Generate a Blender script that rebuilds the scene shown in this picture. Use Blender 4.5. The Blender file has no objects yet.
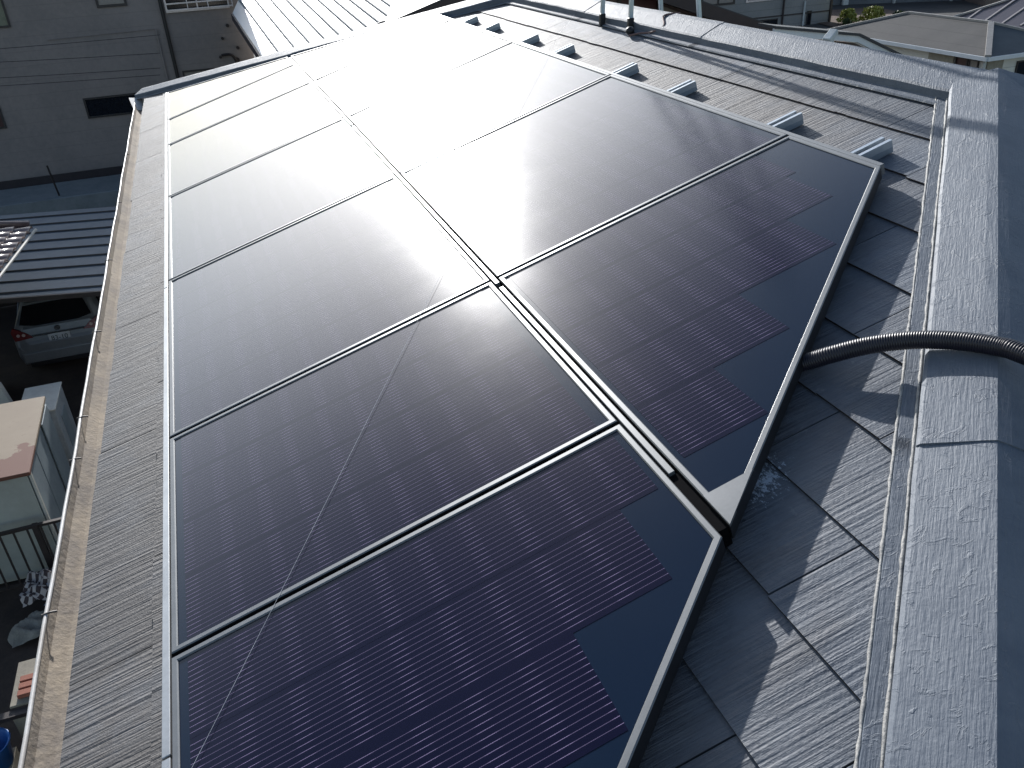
import bpy, bmesh, math, random
from mathutils import Vector, Matrix
random.seed(7)
R = math.radians
scene = bpy.context.scene
COL = scene.collection

# ------------------------------------------------------------------ camera, sky, sun, exposure
cam_d = bpy.data.cameras.new("camera")
cam = bpy.data.objects.new("camera", cam_d)
COL.objects.link(cam)
cam_d.sensor_width = 36.0
cam_d.lens = 840.0 / 1024.0 * 36.0
cam_d.clip_start = 0.05
cam_d.clip_end = 3000
cam.matrix_world = Matrix((
    (0.93923909, 0.2096461, -0.27180591, 0.28659442),
    (-0.33963883, 0.45280736, -0.8243852, -1.31720657),
    (-0.04975342, 0.86661064, 0.49649833, 1.22158788),
    (0, 0, 0, 1)))
scene.camera = cam

SUN_EL, SUN_AZ = 19.0, 4.0          # degrees; azimuth from +Y towards +X
world = bpy.data.worlds.new("World")
scene.world = world
world.use_nodes = True
wn = world.node_tree
bg = wn.nodes["Background"]
sky = wn.nodes.new("ShaderNodeTexSky")
sky.sky_type = 'NISHITA'
sky.sun_disc = False
sky.sun_elevation = R(SUN_EL)
sky.sun_rotation = R(SUN_AZ)
sky.dust_density = 0.4
sky.air_density = 1.0
SKY = 0.10
bg.inputs[1].default_value = SKY

sun_d = bpy.data.lights.new("sun", 'SUN')
sun_d.energy = 4.6
sun_d.angle = R(0.5)
sun_d.color = (1.0, 0.985, 0.965)
sun = bpy.data.objects.new("sun", sun_d)
COL.objects.link(sun)
sdir = Vector((math.sin(R(SUN_AZ)) * math.cos(R(SUN_EL)), math.cos(R(SUN_AZ)) * math.cos(R(SUN_EL)), math.sin(R(SUN_EL))))
sun.rotation_euler = sdir.to_track_quat('Z', 'Y').to_euler()
sun.location = sdir * 40



def wmath(op, a, b=None, clamp=False):
    n = wn.nodes.new("ShaderNodeMath")
    n.operation = op
    n.use_clamp = clamp
    for i, x in enumerate((a, b)):
        if x is None:
            continue
        if isinstance(x, (int, float)):
            n.inputs[i].default_value = x
        else:
            wn.links.new(x, n.inputs[i])
    return n.outputs[0]


# thin bright haze round the sun and along the horizon under it, added to the clear sky
wdir = wn.nodes.new("ShaderNodeTexCoord").outputs["Generated"]
wsep = wn.nodes.new("ShaderNodeSeparateXYZ")
wn.links.new(wdir, wsep.inputs[0])
wdot = wn.nodes.new("ShaderNodeVectorMath")
wdot.operation = 'DOT_PRODUCT'
wn.links.new(wdir, wdot.inputs[0])
wdot.inputs[1].default_value = sdir
ang = wmath('ARCCOSINE', wmath('MINIMUM', wdot.outputs["Value"], 0.99999))
aureole = wmath('MULTIPLY', wmath('EXPONENT', wmath('DIVIDE', ang, -R(6.5))), 2.9)
elev = wmath('ARCSINE', wsep.outputs[2])
band_el = wn.nodes.new("ShaderNodeMapRange")
band_el.interpolation_type = 'SMOOTHSTEP'
for i_, v_ in ((1, R(40)), (2, R(15)), (3, 0.0), (4, 1.0)):
    band_el.inputs[i_].default_value = v_
wn.links.new(elev, band_el.inputs[0])
wn_n = wn.nodes.new("ShaderNodeTexNoise")
wn_n.inputs["Scale"].default_value = 2.6
wn_n.inputs["Detail"].default_value = 5
wn.links.new(wdir, wn_n.inputs["Vector"])
band = wmath('MULTIPLY', wmath('MULTIPLY', band_el.outputs[0], wmath('EXPONENT', wmath('DIVIDE', ang, -R(38)))), wmath('ADD', 1.55, wmath('MULTIPLY', wn_n.outputs[0], 1.0)))
low_el = wn.nodes.new("ShaderNodeMapRange")
low_el.interpolation_type = 'SMOOTHSTEP'
for i_, v_ in ((1, R(5)), (2, R(19)), (3, 0.12), (4, 1.0)):
    low_el.inputs[i_].default_value = v_
wn.links.new(elev, low_el.inputs[0])
band = wmath('MULTIPLY', band, low_el.outputs[0])
above = wmath('GREATER_THAN', wsep.outputs[2], -0.01)
haze = wmath('MULTIPLY', wmath('ADD', aureole, band), wmath('MULTIPLY', above, 1.0 / SKY))
whz = wn.nodes.new("ShaderNodeVectorMath")
whz.operation = 'SCALE'
whz.inputs[0].default_value = (0.965, 0.985, 1.0)
wn.links.new(haze, whz.inputs["Scale"])
wadd = wn.nodes.new("ShaderNodeVectorMath")
wadd.operation = 'ADD'
wn.links.new(sky.outputs[0], wadd.inputs[0])
wn.links.new(whz.outputs[0], wadd.inputs[1])
wn.links.new(wadd.outputs[0], bg.inputs[0])

scene.view_settings.view_transform = 'Standard'
scene.view_settings.look = 'None'
scene.view_settings.gamma = 1.0
scene.view_settings.use_curve_mapping = False
scene.view_settings.exposure = 0.5

# ------------------------------------------------------------------ frames
TH = R(16.7)
CT, ST = math.cos(TH), math.sin(TH)
HR = -0.055                      # slate surface below the array's top plane
GZ = -6.6                        # ground


def RP(u, v, h=0.0):
    """roof frame (along the eave, up the slope, off the slope) -> world"""
    return Vector((v * CT - h * ST, u, v * ST + h * CT))


# ------------------------------------------------------------------ materials
def new_mat(name):
    m = bpy.data.materials.new(name)
    m.use_nodes = True
    return m, m.node_tree, m.node_tree.nodes["Principled BSDF"]


def node(t, kind, **kw):
    n = t.nodes.new(kind)
    for k, v in kw.items():
        if k.startswith("i_"):
            n.inputs[k[2:]].default_value = v
        else:
            setattr(n, k, v)
    return n


def math_n(t, op, a, b=None, c=None, clamp=False):
    n = t.nodes.new("ShaderNodeMath")
    n.operation = op
    n.use_clamp = clamp
    for i, x in enumerate((a, b, c)):
        if x is None:
            continue
        if isinstance(x, (int, float)):
            n.inputs[i].default_value = x
        else:
            t.links.new(x, n.inputs[i])
    return n.outputs[0]


def mix_rgb(t, fac, a, b):
    n = t.nodes.new("ShaderNodeMix")
    n.data_type = 'RGBA'
    for sock, x in ((n.inputs[0], fac), (n.inputs[6], a), (n.inputs[7], b)):
        if isinstance(x, (int, float)):
            sock.default_value = x
        elif isinstance(x, tuple):
            sock.default_value = x if len(x) == 4 else (*x, 1)
        else:
            t.links.new(x, sock)
    return n.outputs[2]


def noise(t, vec, scale, detail=4, rough=.6, dist=0.0):
    n = t.nodes.new("ShaderNodeTexNoise")
    n.inputs["Scale"].default_value = scale
    n.inputs["Detail"].default_value = detail
    n.inputs["Roughness"].default_value = rough
    n.inputs["Distortion"].default_value = dist
    if vec is not None:
        t.links.new(vec, n.inputs["Vector"])
    return n.outputs[0]


def ramp(t, fac, lo, hi):
    n = t.nodes.new("ShaderNodeMapRange")
    n.interpolation_type = 'SMOOTHSTEP'
    n.inputs[1].default_value = lo
    n.inputs[2].default_value = hi
    t.links.new(fac, n.inputs[0])
    return n.outputs[0]


def pos(t):
    return t.nodes.new("ShaderNodeNewGeometry").outputs["Position"]


def mapping(t, vec, scale=(1, 1, 1), rot=(0, 0, 0)):
    n = t.nodes.new("ShaderNodeMapping")
    n.inputs["Scale"].default_value = scale
    n.inputs["Rotation"].default_value = rot
    t.links.new(vec, n.inputs["Vector"])
    return n.outputs[0]


def bump(t, height, bsdf, strength=.5, dist=.004):
    n = t.nodes.new("ShaderNodeBump")
    n.inputs["Strength"].default_value = strength
    n.inputs["Distance"].default_value = dist
    t.links.new(height, n.inputs["Height"])
    t.links.new(n.outputs[0], bsdf.inputs["Normal"])
    return n


def plain(name, c, rough=.6, metal=0.0, c2=None, nscale=6.0, bumps=0.0, bscale=40.0, spec=.5):
    """a colour broken by two sizes of noise, with optional fine relief"""
    m, t, b = new_mat(name)
    b.inputs["Roughness"].default_value = rough
    b.inputs["Metallic"].default_value = metal
    b.inputs["Specular IOR Level"].default_value = spec
    co = t.nodes.new("ShaderNodeTexCoord").outputs["Object"]
    if c2 is None:
        c2 = tuple(x * .72 for x in c)
    f = math_n(t, 'ADD', math_n(t, 'MULTIPLY', noise(t, co, nscale, 6, .65), .7), math_n(t, 'MULTIPLY', noise(t, co, nscale * 9, 3, .6), .3))
    t.links.new(mix_rgb(t, ramp(t, f, .32, .68), c2, c), b.inputs["Base Color"])
    if bumps:
        bump(t, noise(t, co, bscale, 5, .6), b, bumps)
    return m


SPLASH = RP(-.265, 1.135, HR)


def slate_mat(swap=False):
    m, t, b = new_mat("painted_slate")
    sw = lambda v: (v[1], v[0], v[2]) if swap else v
    p = pos(t)
    sp = t.nodes.new("ShaderNodeSeparateXYZ")
    t.links.new(p, sp.inputs[0])
    x, y = sp.outputs[0], sp.outputs[1]
    v = math_n(t, 'MULTIPLY', x, 1 / CT)
    # distance to the near hip and to the ridge decides how thick the new paint is
    d1 = math_n(t, 'MULTIPLY', math_n(t, 'ADD', math_n(t, 'SUBTRACT', y, v), 1.93), .707)
    d2 = math_n(t, 'MULTIPLY', math_n(t, 'SUBTRACT', 2.55, v), 1.6)
    d = math_n(t, 'MINIMUM', d1, d2)
    wob = math_n(t, 'MULTIPLY', math_n(t, 'SUBTRACT', noise(t, mapping(t, p, (1, 2.2, 1)), 5.0, 6, .65), .5), .55)
    paint = ramp(t, math_n(t, 'ADD', d, wob), .60, .12)
    streak = noise(t, mapping(t, p, sw((2.2, 60, 2.2))), 3.2, 4, .7)
    blotch = noise(t, p, 5.5, 7, .68)
    spots = noise(t, p, 46, 4, .6)
    old = mix_rgb(t, ramp(t, streak, .3, .72), (.058, .051, .050), (.165, .153, .148))
    old = mix_rgb(t, math_n(t, 'MULTIPLY', ramp(t, blotch, .45, .7), .55), old, (.15, .157, .175))
    old = mix_rgb(t, math_n(t, 'MULTIPLY', ramp(t, spots, .62, .72), .5), old, (.06, .052, .045))
    new = mix_rgb(t, ramp(t, blotch, .35, .7), (.092, .111, .143), (.155, .174, .204))
    new = mix_rgb(t, math_n(t, 'MULTIPLY', ramp(t, noise(t, p, 17, 7, .72), .62, .70), .45), new, (.34, .34, .335))
    dist = t.nodes.new("ShaderNodeVectorMath")
    dist.operation = 'DISTANCE'
    t.links.new(p, dist.inputs[0])
    dist.inputs[1].default_value = SPLASH
    near = math_n(t, 'SUBTRACT', .085, dist.outputs["Value"])
    spl = ramp(t, math_n(t, 'ADD', math_n(t, 'MULTIPLY', near, 2.2), math_n(t, 'MULTIPLY', noise(t, mapping(t, p, (2.5, 1, 1)), 70, 4, .75), .6)), .40, .46)
    c_all = mix_rgb(t, paint, old, new)
    tn = t.nodes.new("ShaderNodeSeparateXYZ")
    t.links.new(t.nodes.new("ShaderNodeUVMap").outputs[0], tn.inputs[0])
    c_all = mix_rgb(t, math_n(t, 'MULTIPLY', tn.outputs[0], .38), c_all, (.055, .052, .055))
    t.links.new(mix_rgb(t, math_n(t, 'MULTIPLY', spl, .9), c_all, (.50, .54, .60)), b.inputs["Base Color"])
    b.inputs["Roughness"].default_value = .60
    b.inputs["Specular IOR Level"].default_value = .42
    # grooves run up the slope; paint fills them, and has brush marks of its own
    g1 = noise(t, mapping(t, p, sw((1.1, 110, 1.1))), 1.0, 3, .6)
    g2 = noise(t, mapping(t, p, sw((3, 42, 3))), 1.7, 4, .6)
    groove = math_n(t, 'ADD', g1, math_n(t, 'MULTIPLY', g2, .8))
    grain = noise(t, p, 150, 4, .65)
    keep = math_n(t, 'SUBTRACT', 1.0, math_n(t, 'MULTIPLY', paint, .55))
    hgt = math_n(t, 'ADD', math_n(t, 'MULTIPLY', groove, keep), math_n(t, 'MULTIPLY', grain, .28))
    bump(t, hgt, b, .66, .009)
    return m


def cap_mat():
    m, t, b = new_mat("painted_flashing")
    p = pos(t)
    n1 = noise(t, p, 9, 6, .65)
    c = mix_rgb(t, ramp(t, n1, .3, .7), (.100, .119, .150), (.138, .157, .187))
    c = mix_rgb(t, math_n(t, 'MULTIPLY', ramp(t, noise(t, p, 38, 6, .7), .65, .74), .5), c, (.24, .25, .258))
    t.links.new(c, b.inputs["Base Color"])
    b.inputs["Roughness"].default_value = .62
    b.inputs["Specular IOR Level"].default_value = .36
    a = noise(t, p, 95, 6, .6, .3)
    fl = ramp(t, noise(t, mapping(t, p, (1, 1, 1), (0, 0, R(30))), 33, 5, .62, 1.2), .56, .64)
    k = noise(t, mapping(t, mapping(t, p, (1, 1, 1), (0, 0, R(45))), (260, 14, 40)), 1.0, 3, .6)
    w = noise(t, p, 14, 4, .6)
    h = math_n(t, 'ADD', math_n(t, 'ADD', math_n(t, 'MULTIPLY', a, .36), math_n(t, 'MULTIPLY', k, .62)), math_n(t, 'ADD', math_n(t, 'MULTIPLY', w, .6), math_n(t, 'MULTIPLY', fl, .36)))
    bump(t, h, b, .42, .006)
    return m


def glass_mat(cells):
    """front glass over the cells: fine silver wires are laid out in the panel's own metres (UV)"""
    m, t, b = new_mat("cell_glass" if cells else "blank_glass")
    uv = t.nodes.new("ShaderNodeUVMap").outputs[0]
    p = pos(t)
    mot = noise(t, p, 2.3, 3, .5)
    if cells:
        s = t.nodes.new("ShaderNodeSeparateXYZ")
        t.links.new(uv, s.inputs[0])
        u, v = s.outputs[0], s.outputs[1]
        base = mix_rgb(t, mot, (.0018, .0014, .013), (.0032, .0020, .018))
        fr = math_n(t, 'FRACT', math_n(t, 'DIVIDE', u, .01307))
        line = math_n(t, 'LESS_THAN', math_n(t, 'ABSOLUTE', math_n(t, 'SUBTRACT', fr, .5)), .043)
        line = math_n(t, 'MULTIPLY', line, math_n(t, 'LESS_THAN', math_n(t, 'ABSOLUTE', math_n(t, 'SUBTRACT', u, CELL / 2)), CELL / 2 - .001))
        vd = math_n(t, 'FRACT', math_n(t, 'DIVIDE', v, .0945))
        dash = ramp(t, math_n(t, 'ABSOLUTE', math_n(t, 'SUBTRACT', vd, .5)), .20, .11)
        speck = math_n(t, 'LESS_THAN', math_n(t, 'FRACT', math_n(t, 'DIVIDE', v, .0035)), .55)
        amp = math_n(t, 'ADD', .50, math_n(t, 'MULTIPLY', dash, .50))
        amp = math_n(t, 'MULTIPLY', amp, math_n(t, 'ADD', .7, math_n(t, 'MULTIPLY', speck, .3)))
        # gaps between neighbouring cells carry no wires
        fac = math_n(t, 'MULTIPLY', line, amp)
        col = mix_rgb(t, fac, base, (.25, .195, .32))
    else:
        col = mix_rgb(t, mot, (.0035, .0105, .027), (.005, .0135, .032))
    dust = ramp(t, noise(t, p, 7, 6, .7), .55, .85)
    smear = ramp(t, noise(t, p, 34, 6, .75), .67, .80)
    df = math_n(t, 'ADD', math_n(t, 'MULTIPLY', dust, .003), math_n(t, 'MULTIPLY', smear, .024))
    t.links.new(mix_rgb(t, df, col, (.55, .56, .58)), b.inputs["Base Color"])
    r = math_n(t, 'ADD', GLASS_R, math_n(t, 'MULTIPLY', math_n(t, 'SUBTRACT', noise(t, p, 5, 4, .6), .5), .04))
    t.links.new(r, b.inputs["Roughness"])
    b.inputs["IOR"].default_value = 1.45
    b.inputs["Specular IOR Level"].default_value = .42
    bump(t, noise(t, p, 900, 2, .5), b, .03, .0005)
    return m


CELL, CP = 0.1835, 0.197         # cell row and its pitch along the eave
GLASS_R = 0.15
M = {}
M['slate'] = slate_mat()
M['slate_end'] = slate_mat(True)
M['cap'] = cap_mat()
M['slate_edge'] = plain("weathered_slate_edge", (.045, .032, .028), .9, 0, (.018, .013, .012), 30)
M['cells'] = glass_mat(True)
M['blank'] = glass_mat(False)
M['bead'] = plain("sealant_bead", (.40, .385, .36), .65, 0, (.17, .168, .166), 40, .5, 160)
M['frame'] = plain("anodised_frame", (.20, .205, .21), .42, .4, (.165, .17, .175), 12)
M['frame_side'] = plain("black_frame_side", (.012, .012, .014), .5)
M['trim'] = plain("aluminium_trim", (.50, .50, .50), .38, .7, (.40, .40, .40), 9)
M['rail'] = plain("galvanised_rail", (.34, .39, .44), .38, .6, (.28, .32, .37), 14)
M['matt_black'] = plain("matt_black", (.006, .006, .007), .95, spec=.05)
M['lip'] = plain("sunlit_rail_lip", (.52, .56, .60), .36, .65, (.42, .46, .50), 14)  # rail metal in a paler colour, standing in for sun on the lips
M['rubber'] = plain("black_rubber", (.014, .013, .015), .5)
M['hose'] = plain("black_hose_plastic", (.014, .012, .022), .42, 0, (.010, .009, .016), 30)
M['gap'] = plain("dark_underlay", (.02, .02, .022), .9)
M['gutter_in'] = plain("gutter_silt", (.40, .33, .25), .9, 0, (.22, .19, .165), 5, .6, 60)
M['gutter_rim'] = plain("gutter_plastic", (.62, .60, .58), .5, 0, (.42, .38, .34), 7)
M['wood_fascia'] = plain("fascia_board", (.22, .16, .12), .8)
M['render_wall'] = plain("wall_render", (.45, .42, .37), .9, 0, None, 2)
M['string'] = plain("white_string", (.75, .74, .74), .7)
M['ladder'] = plain("ladder_aluminium", (.48, .55, .60), .4, .7)
M['cord'] = plain("brown_cord", (.20, .12, .11), .7)
M['bracket'] = plain("bracket_steel", (.10, .09, .085), .6, .4)


def siding_mat(name, c, c2, pitch=.3, axis=2, depth=.6, rough=.75, spec=.3, jf=.5):
    m, t, b = new_mat(name)
    p = pos(t)
    s = t.nodes.new("ShaderNodeSeparateXYZ")
    t.links.new(p, s.inputs[0])
    fr = math_n(t, 'FRACT', math_n(t, 'DIVIDE', s.outputs[axis], pitch))
    joint = math_n(t, 'LESS_THAN', fr, .05)
    f = math_n(t, 'ADD', math_n(t, 'MULTIPLY', noise(t, p, .5, 5, .6), .6), math_n(t, 'MULTIPLY', noise(t, p, 6, 5, .7), .4))
    c0 = mix_rgb(t, ramp(t, f, .35, .65), c2, c)
    t.links.new(mix_rgb(t, math_n(t, 'MULTIPLY', joint, jf), c0, tuple(x * .4 for x in c)), b.inputs["Base Color"])
    b.inputs["Roughness"].default_value = rough
    b.inputs["Specular IOR Level"].default_value = spec
    bump(t, math_n(t, 'SUBTRACT', noise(t, p, 30, 4, .6), math_n(t, 'MULTIPLY', joint, .8)), b, depth, .006)
    return m


M['grey_siding'] = siding_mat("grey_siding", (.275, .238, .225), (.215, .19, .183), .45, 2, .2, .8, .2, .18)
M['concrete'] = plain("concrete", (.24, .26, .27), .9, 0, (.17, .19, .20), 1.2, .3, 30)
M['asphalt'] = plain("asphalt", (.055, .052, .052), .95, 0, (.035, .034, .034), .8, .5, 60)
M['soil'] = plain("damp_soil", (.05, .035, .028), .95, 0, (.025, .018, .015), 2, .8, 25)
M['carport'] = plain("carport_metal", (.125, .155, .18), .55, .15, (.10, .125, .15), 1.2)
M['dark_metal'] = plain("dark_brown_metal", (.045, .035, .034), .55, .3)
M['tile'] = plain("glazed_roof_tile", (.17, .12, .115), .16, 0, (.10, .07, .068), 4)
M['car_paint'] = plain("car_paint_grey", (.20, .21, .22), .32, .2, (.165, .175, .185), 2)
M['car_glass'] = plain("car_glass", (.012, .012, .014), .12)
M['car_lamp'] = plain("red_lamp", (.16, .02, .018), .25)
M['lamp_clear'] = plain("clear_lamp", (.55, .42, .38), .25)
M['plate'] = plain("number_plate", (.50, .52, .54), .5)
M['ink'] = plain("plate_ink", (.03, .05, .045), .6)
M['chrome'] = plain("chrome", (.6, .62, .64), .15, .9)
M['shed_top'] = None
M['shed_side'] = plain("shed_panel", (.27, .32, .345), .5, .1, (.20, .24, .27), 2.2)
M['shed_front'] = plain("shed_front", (.40, .42, .39), .6, 0, (.33, .34, .31), 1.5)
M['white_panel'] = plain("dirty_white_panel", (.55, .54, .49), .7, 0, (.42, .40, .36), 2)
M['grey_box'] = plain("grey_box", (.38, .41, .44), .5)
M['brown_wall'] = siding_mat("brown_siding", (.115, .085, .075), (.09, .068, .062), .45)
M['tan_wall'] = siding_mat("tan_siding", (.26, .235, .205), (.21, .19, .17), .45)
M['dark_roof'] = plain("dark_roof", (.055, .055, .06), .6, 0, (.04, .04, .045), 3, .3, 20)
M['verge'] = plain("verge_board", (.035, .025, .028), .55)
M['white_trim'] = plain("white_trim", (.72, .74, .76), .5, 0, (.62, .64, .66), 3)
M['cream'] = siding_mat("cream_siding", (.74, .72, .66), (.66, .64, .59), .5)
M['beige_wall'] = plain("beige_wall", (.36, .33, .27), .85)
M['brown_roof'] = siding_mat("shingle_roof", (.088, .085, .083), (.066, .065, .065), .25, 2, .8, .85)
M['slate_blue'] = plain("blue_grey_shingle", (.075, .088, .10), .85, 0, (.06, .07, .082), 2)
M['hip_grey'] = plain("grey_hip_metal", (.33, .31, .29), .6)
M['window_dark'] = plain("window_pane", (.012, .015, .022), .12)
M['window_green'] = plain("window_curtain", (.19, .20, .15), .35, 0, (.10, .115, .085), 3)
M['window_tan'] = plain("window_blind", (.28, .25, .23), .4)
M['window_frame'] = plain("window_frame", (.05, .045, .048), .45, .4)
M['silver_frame'] = plain("silver_frame", (.58, .56, .60), .35, .6)
M['door_red'] = plain("dark_red_door", (.06, .018, .02), .5)
M['white_sheet'] = None
M['grey_house'] = siding_mat("pale_grey_siding", (.27, .265, .26), (.22, .22, .22), .5)
M['fence_grey'] = siding_mat("grey_panel_fence", (.16, .175, .19), (.12, .13, .145), .4)
M['white_post'] = plain("white_post", (.6, .63, .63), .6)
M['brick'] = siding_mat("brown_block", (.19, .145, .12), (.14, .105, .09), .2)
M['pv_purple'] = plain("purple_black_panel", (.07, .058, .068), .35, 0, (.055, .047, .058), 3)
M['pv_rail'] = plain("pale_batten", (.34, .31, .31), .6)
M['leaf'] = None
M['wood'] = plain("grey_wood", (.30, .27, .21), .85, 0, (.19, .165, .13), 5)
M['brick_red'] = plain("terracotta", (.36, .13, .085), .85)
M['blue_plastic'] = plain("blue_plastic", (.02, .13, .42), .4)
M['cloth_blue'] = plain("pale_blue_cloth", (.34, .43, .56), .9)
M['tarp'] = plain("grey_tarp", (.25, .24, .21), .7, 0, (.13, .125, .11), 9)


def shed_top_mat():
    m, t, b = new_mat("rusting_tin")
    p = pos(t)
    sp = t.nodes.new("ShaderNodeSeparateXYZ")
    t.links.new(p, sp.inputs[0])
    f = math_n(t, 'ADD', math_n(t, 'MULTIPLY', math_n(t, 'SUBTRACT', 10.15, sp.outputs[1]), .9), math_n(t, 'MULTIPLY', math_n(t, 'SUBTRACT', noise(t, p, 3.2, 6, .6), .5), 1.3))
    rust = ramp(t, f, .10, .16)
    c = mix_rgb(t, noise(t, p, 3, 5, .6), (.22, .165, .115), (.30, .235, .165))
    t.links.new(mix_rgb(t, rust, mix_rgb(t, math_n(t, 'MULTIPLY', ramp(t, noise(t, p, 9, 6, .7), .58, .72), .5), c, (.14, .09, .06)), (.145, .058, .038)), b.inputs["Base Color"])
    b.inputs["Roughness"].default_value = .75
    return m


def seam_sheet_mat():
    m, t, b = new_mat("bare_metal_sheet")
    p = pos(t)
    f = noise(t, p, 1.5, 5, .6)
    t.links.new(mix_rgb(t, f, (.46, .47, .47), (.56, .57, .57)), b.inputs["Base Color"])
    b.inputs["Metallic"].default_value = .35
    b.inputs["Roughness"].default_value = .5
    return m


def leaf_mat(name, a, c):
    m, t, b = new_mat(name)
    p = pos(t)
    t.links.new(mix_rgb(t, ramp(t, noise(t, p, 2.5, 4, .7), .35, .65), a, c), b.inputs["Base Color"])
    b.inputs["Roughness"].default_value = .6
    return m


def plaid_mat():
    m, t, b = new_mat("plaid_cloth")
    uv = t.nodes.new("ShaderNodeTexCoord").outputs["Object"]
    ck = t.nodes.new("ShaderNodeTexChecker")
    ck.inputs["Scale"].default_value = 16
    ck.inputs[1].default_value = (.42, .37, .34, 1)
    ck.inputs[2].default_value = (.05, .035, .035, 1)
    t.links.new(mapping(t, uv, (1, 1, .3), (0, 0, R(35))), ck.inputs[0])
    t.links.new(ck.outputs[0], b.inputs["Base Color"])
    b.inputs["Roughness"].default_value = .9
    return m


M['shed_top'] = shed_top_mat()
M['white_sheet'] = seam_sheet_mat()
M['leaf'] = leaf_mat("yellow_green_leaf", (.20, .22, .035), (.32, .32, .08))
M['leaf_dark'] = leaf_mat("dark_green_leaf", (.03, .05, .018), (.07, .09, .03))
M['plaid'] = plaid_mat()

# ------------------------------------------------------------------ mesh builder
ROOT = {}      # root name -> world matrix


class MB:
    def __init__(s):
        s.v, s.f, s.m, s.uv = [], [], [], {}

    def face(s, pts, mi=0, uv=None):
        k = len(s.v)
        s.v += [Vector(p) for p in pts]
        s.f.append(tuple(range(k, k + len(pts))))
        s.m.append(mi)
        if uv:
            s.uv[len(s.f) - 1] = uv

    def grid(s, rings, closed=True, caps=False, mi=0):
        k = len(s.v)
        n = len(rings[0])
        for r in rings:
            s.v += [Vector(p) for p in r]
        for i in range(len(rings) - 1):
            for j in range(n if closed else n - 1):
                a, b_ = k + i * n + j, k + i * n + (j + 1) % n
                s.f.append((a, b_, b_ + n, a + n))
                s.m.append(mi)
        if caps:
            s.f.append(tuple(k + j for j in range(n))[::-1])
            s.f.append(tuple(k + (len(rings) - 1) * n + j for j in range(n)))
            s.m += [mi, mi]

    def hexa(s, c, mi=0):
        """eight corners: four below, four above, both anticlockwise seen from above"""
        k = len(s.v)
        s.v += [Vector(p) for p in c]
        for q in ((3, 2, 1, 0), (4, 5, 6, 7), (0, 1, 5, 4), (1, 2, 6, 5), (2, 3, 7, 6), (3, 0, 4, 7)):
            s.f.append(tuple(k + i for i in q))
            s.m.append(mi)

    def box(s, a, b, mi=0, fr=None):
        """axis box from a to b in world, or in a frame function fr(x, y, z)"""
        x0, x1 = sorted((a[0], b[0]))
        y0, y1 = sorted((a[1], b[1]))
        z0, z1 = sorted((a[2], b[2]))
        c = [(x0, y0, z0), (x1, y0, z0), (x1, y1, z0), (x0, y1, z0), (x0, y0, z1), (x1, y0, z1), (x1, y1, z1), (x0, y1, z1)]
        s.hexa([fr(*p) if fr else p for p in c], mi)

    def bar(s, p, q, w, h, up=(0, 0, 1), mi=0):
        p, q = Vector(p), Vector(q)
        d = (q - p).normalized()
        sx = d.cross(Vector(up)).normalized()
        sz = sx.cross(d)
        c = []
        for z in (-h / 2, h / 2):
            for (e, x) in ((p, -w / 2), (p, w / 2), (q, w / 2), (q, -w / 2)):
                c.append(e + sx * x + sz * z)
        s.hexa(c, mi)

    def tube(s, pts, r, n=10, caps=True, radii=None, mi=0):
        pts = [Vector(p) for p in pts]
        rings = []
        ref = Vector((0.13, 0.21, 0.97))
        for i, p in enumerate(pts):
            d = (pts[min(i + 1, len(pts) - 1)] - pts[max(i - 1, 0)]).normalized()
            a = d.cross(ref)
            if a.length < .05:
                a = d.cross(Vector((1, 0, 0)))
            a.normalize()
            b_ = d.cross(a)
            rr = radii[i] if radii else r
            rings.append([p + (a * math.cos(2 * math.pi * j / n) + b_ * math.sin(2 * math.pi * j / n)) * rr for j in range(n)])
        s.grid(rings, True, caps, mi)

    def prism(s, poly, ext, mi=0):
        """a polygon of world points swept along the vector ext"""
        k = len(s.v)
        n = len(poly)
        e = Vector(ext)
        s.v += [Vector(p) for p in poly] + [Vector(p) + e for p in poly]
        s.f.append(tuple(range(k, k + n))[::-1])
        s.f.append(tuple(range(k + n, k + 2 * n)))
        s.m += [mi, mi]
        for i in range(n):
            j = (i + 1) % n
            s.f.append((k + i, k + j, k + n + j, k + n + i))
            s.m.append(mi)

    def build(s, name, mats, parent=None, bevel=0, smooth=False, clip=None, seg=1):
        if not isinstance(mats, (list, tuple)):
            mats = [mats]
        me = bpy.data.meshes.new(name)
        inv = Matrix.Identity(4)
        root = parent
        while root is not None and root.parent is not None:
            root = root.parent
        if root is not None:
            inv = ROOT[root.name].inverted()
        bm = bmesh.new()
        vs = [bm.verts.new(p) for p in s.v]
        uvl = bm.loops.layers.uv.new("UVMap") if s.uv else None
        for i, f in enumerate(s.f):
            try:
                fc = bm.faces.new([vs[j] for j in f])
            except ValueError:
                continue
            fc.material_index = s.m[i]
            if uvl and i in s.uv:
                for lp, c in zip(fc.loops, s.uv[i]):
                    lp[uvl].uv = c
        for (co, no) in (clip or []):
            bmesh.ops.bisect_plane(bm, geom=bm.verts[:] + bm.edges[:] + bm.faces[:], dist=1e-6, plane_co=co, plane_no=no, clear_outer=True)
        if not s.uv:
            bmesh.ops.recalc_face_normals(bm, faces=bm.faces[:])
        if bevel:
            bmesh.ops.remove_doubles(bm, verts=bm.verts[:], dist=1e-5)
            ed = [e for e in bm.edges if len(e.link_faces) == 2 and e.calc_face_angle(0) > .5]
            bmesh.ops.bevel(bm, geom=ed, offset=bevel, segments=seg, affect='EDGES', profile=.6, clamp_overlap=True)
        bm.transform(inv)
        bm.to_mesh(me)
        bm.free()
        for m in mats:
            me.materials.append(m)
        if smooth:
            for p in me.polygons:
                p.use_smooth = True
        o = bpy.data.objects.new(name, me)
        COL.objects.link(o)
        if parent is not None:
            o.parent = parent
        return o


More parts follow.
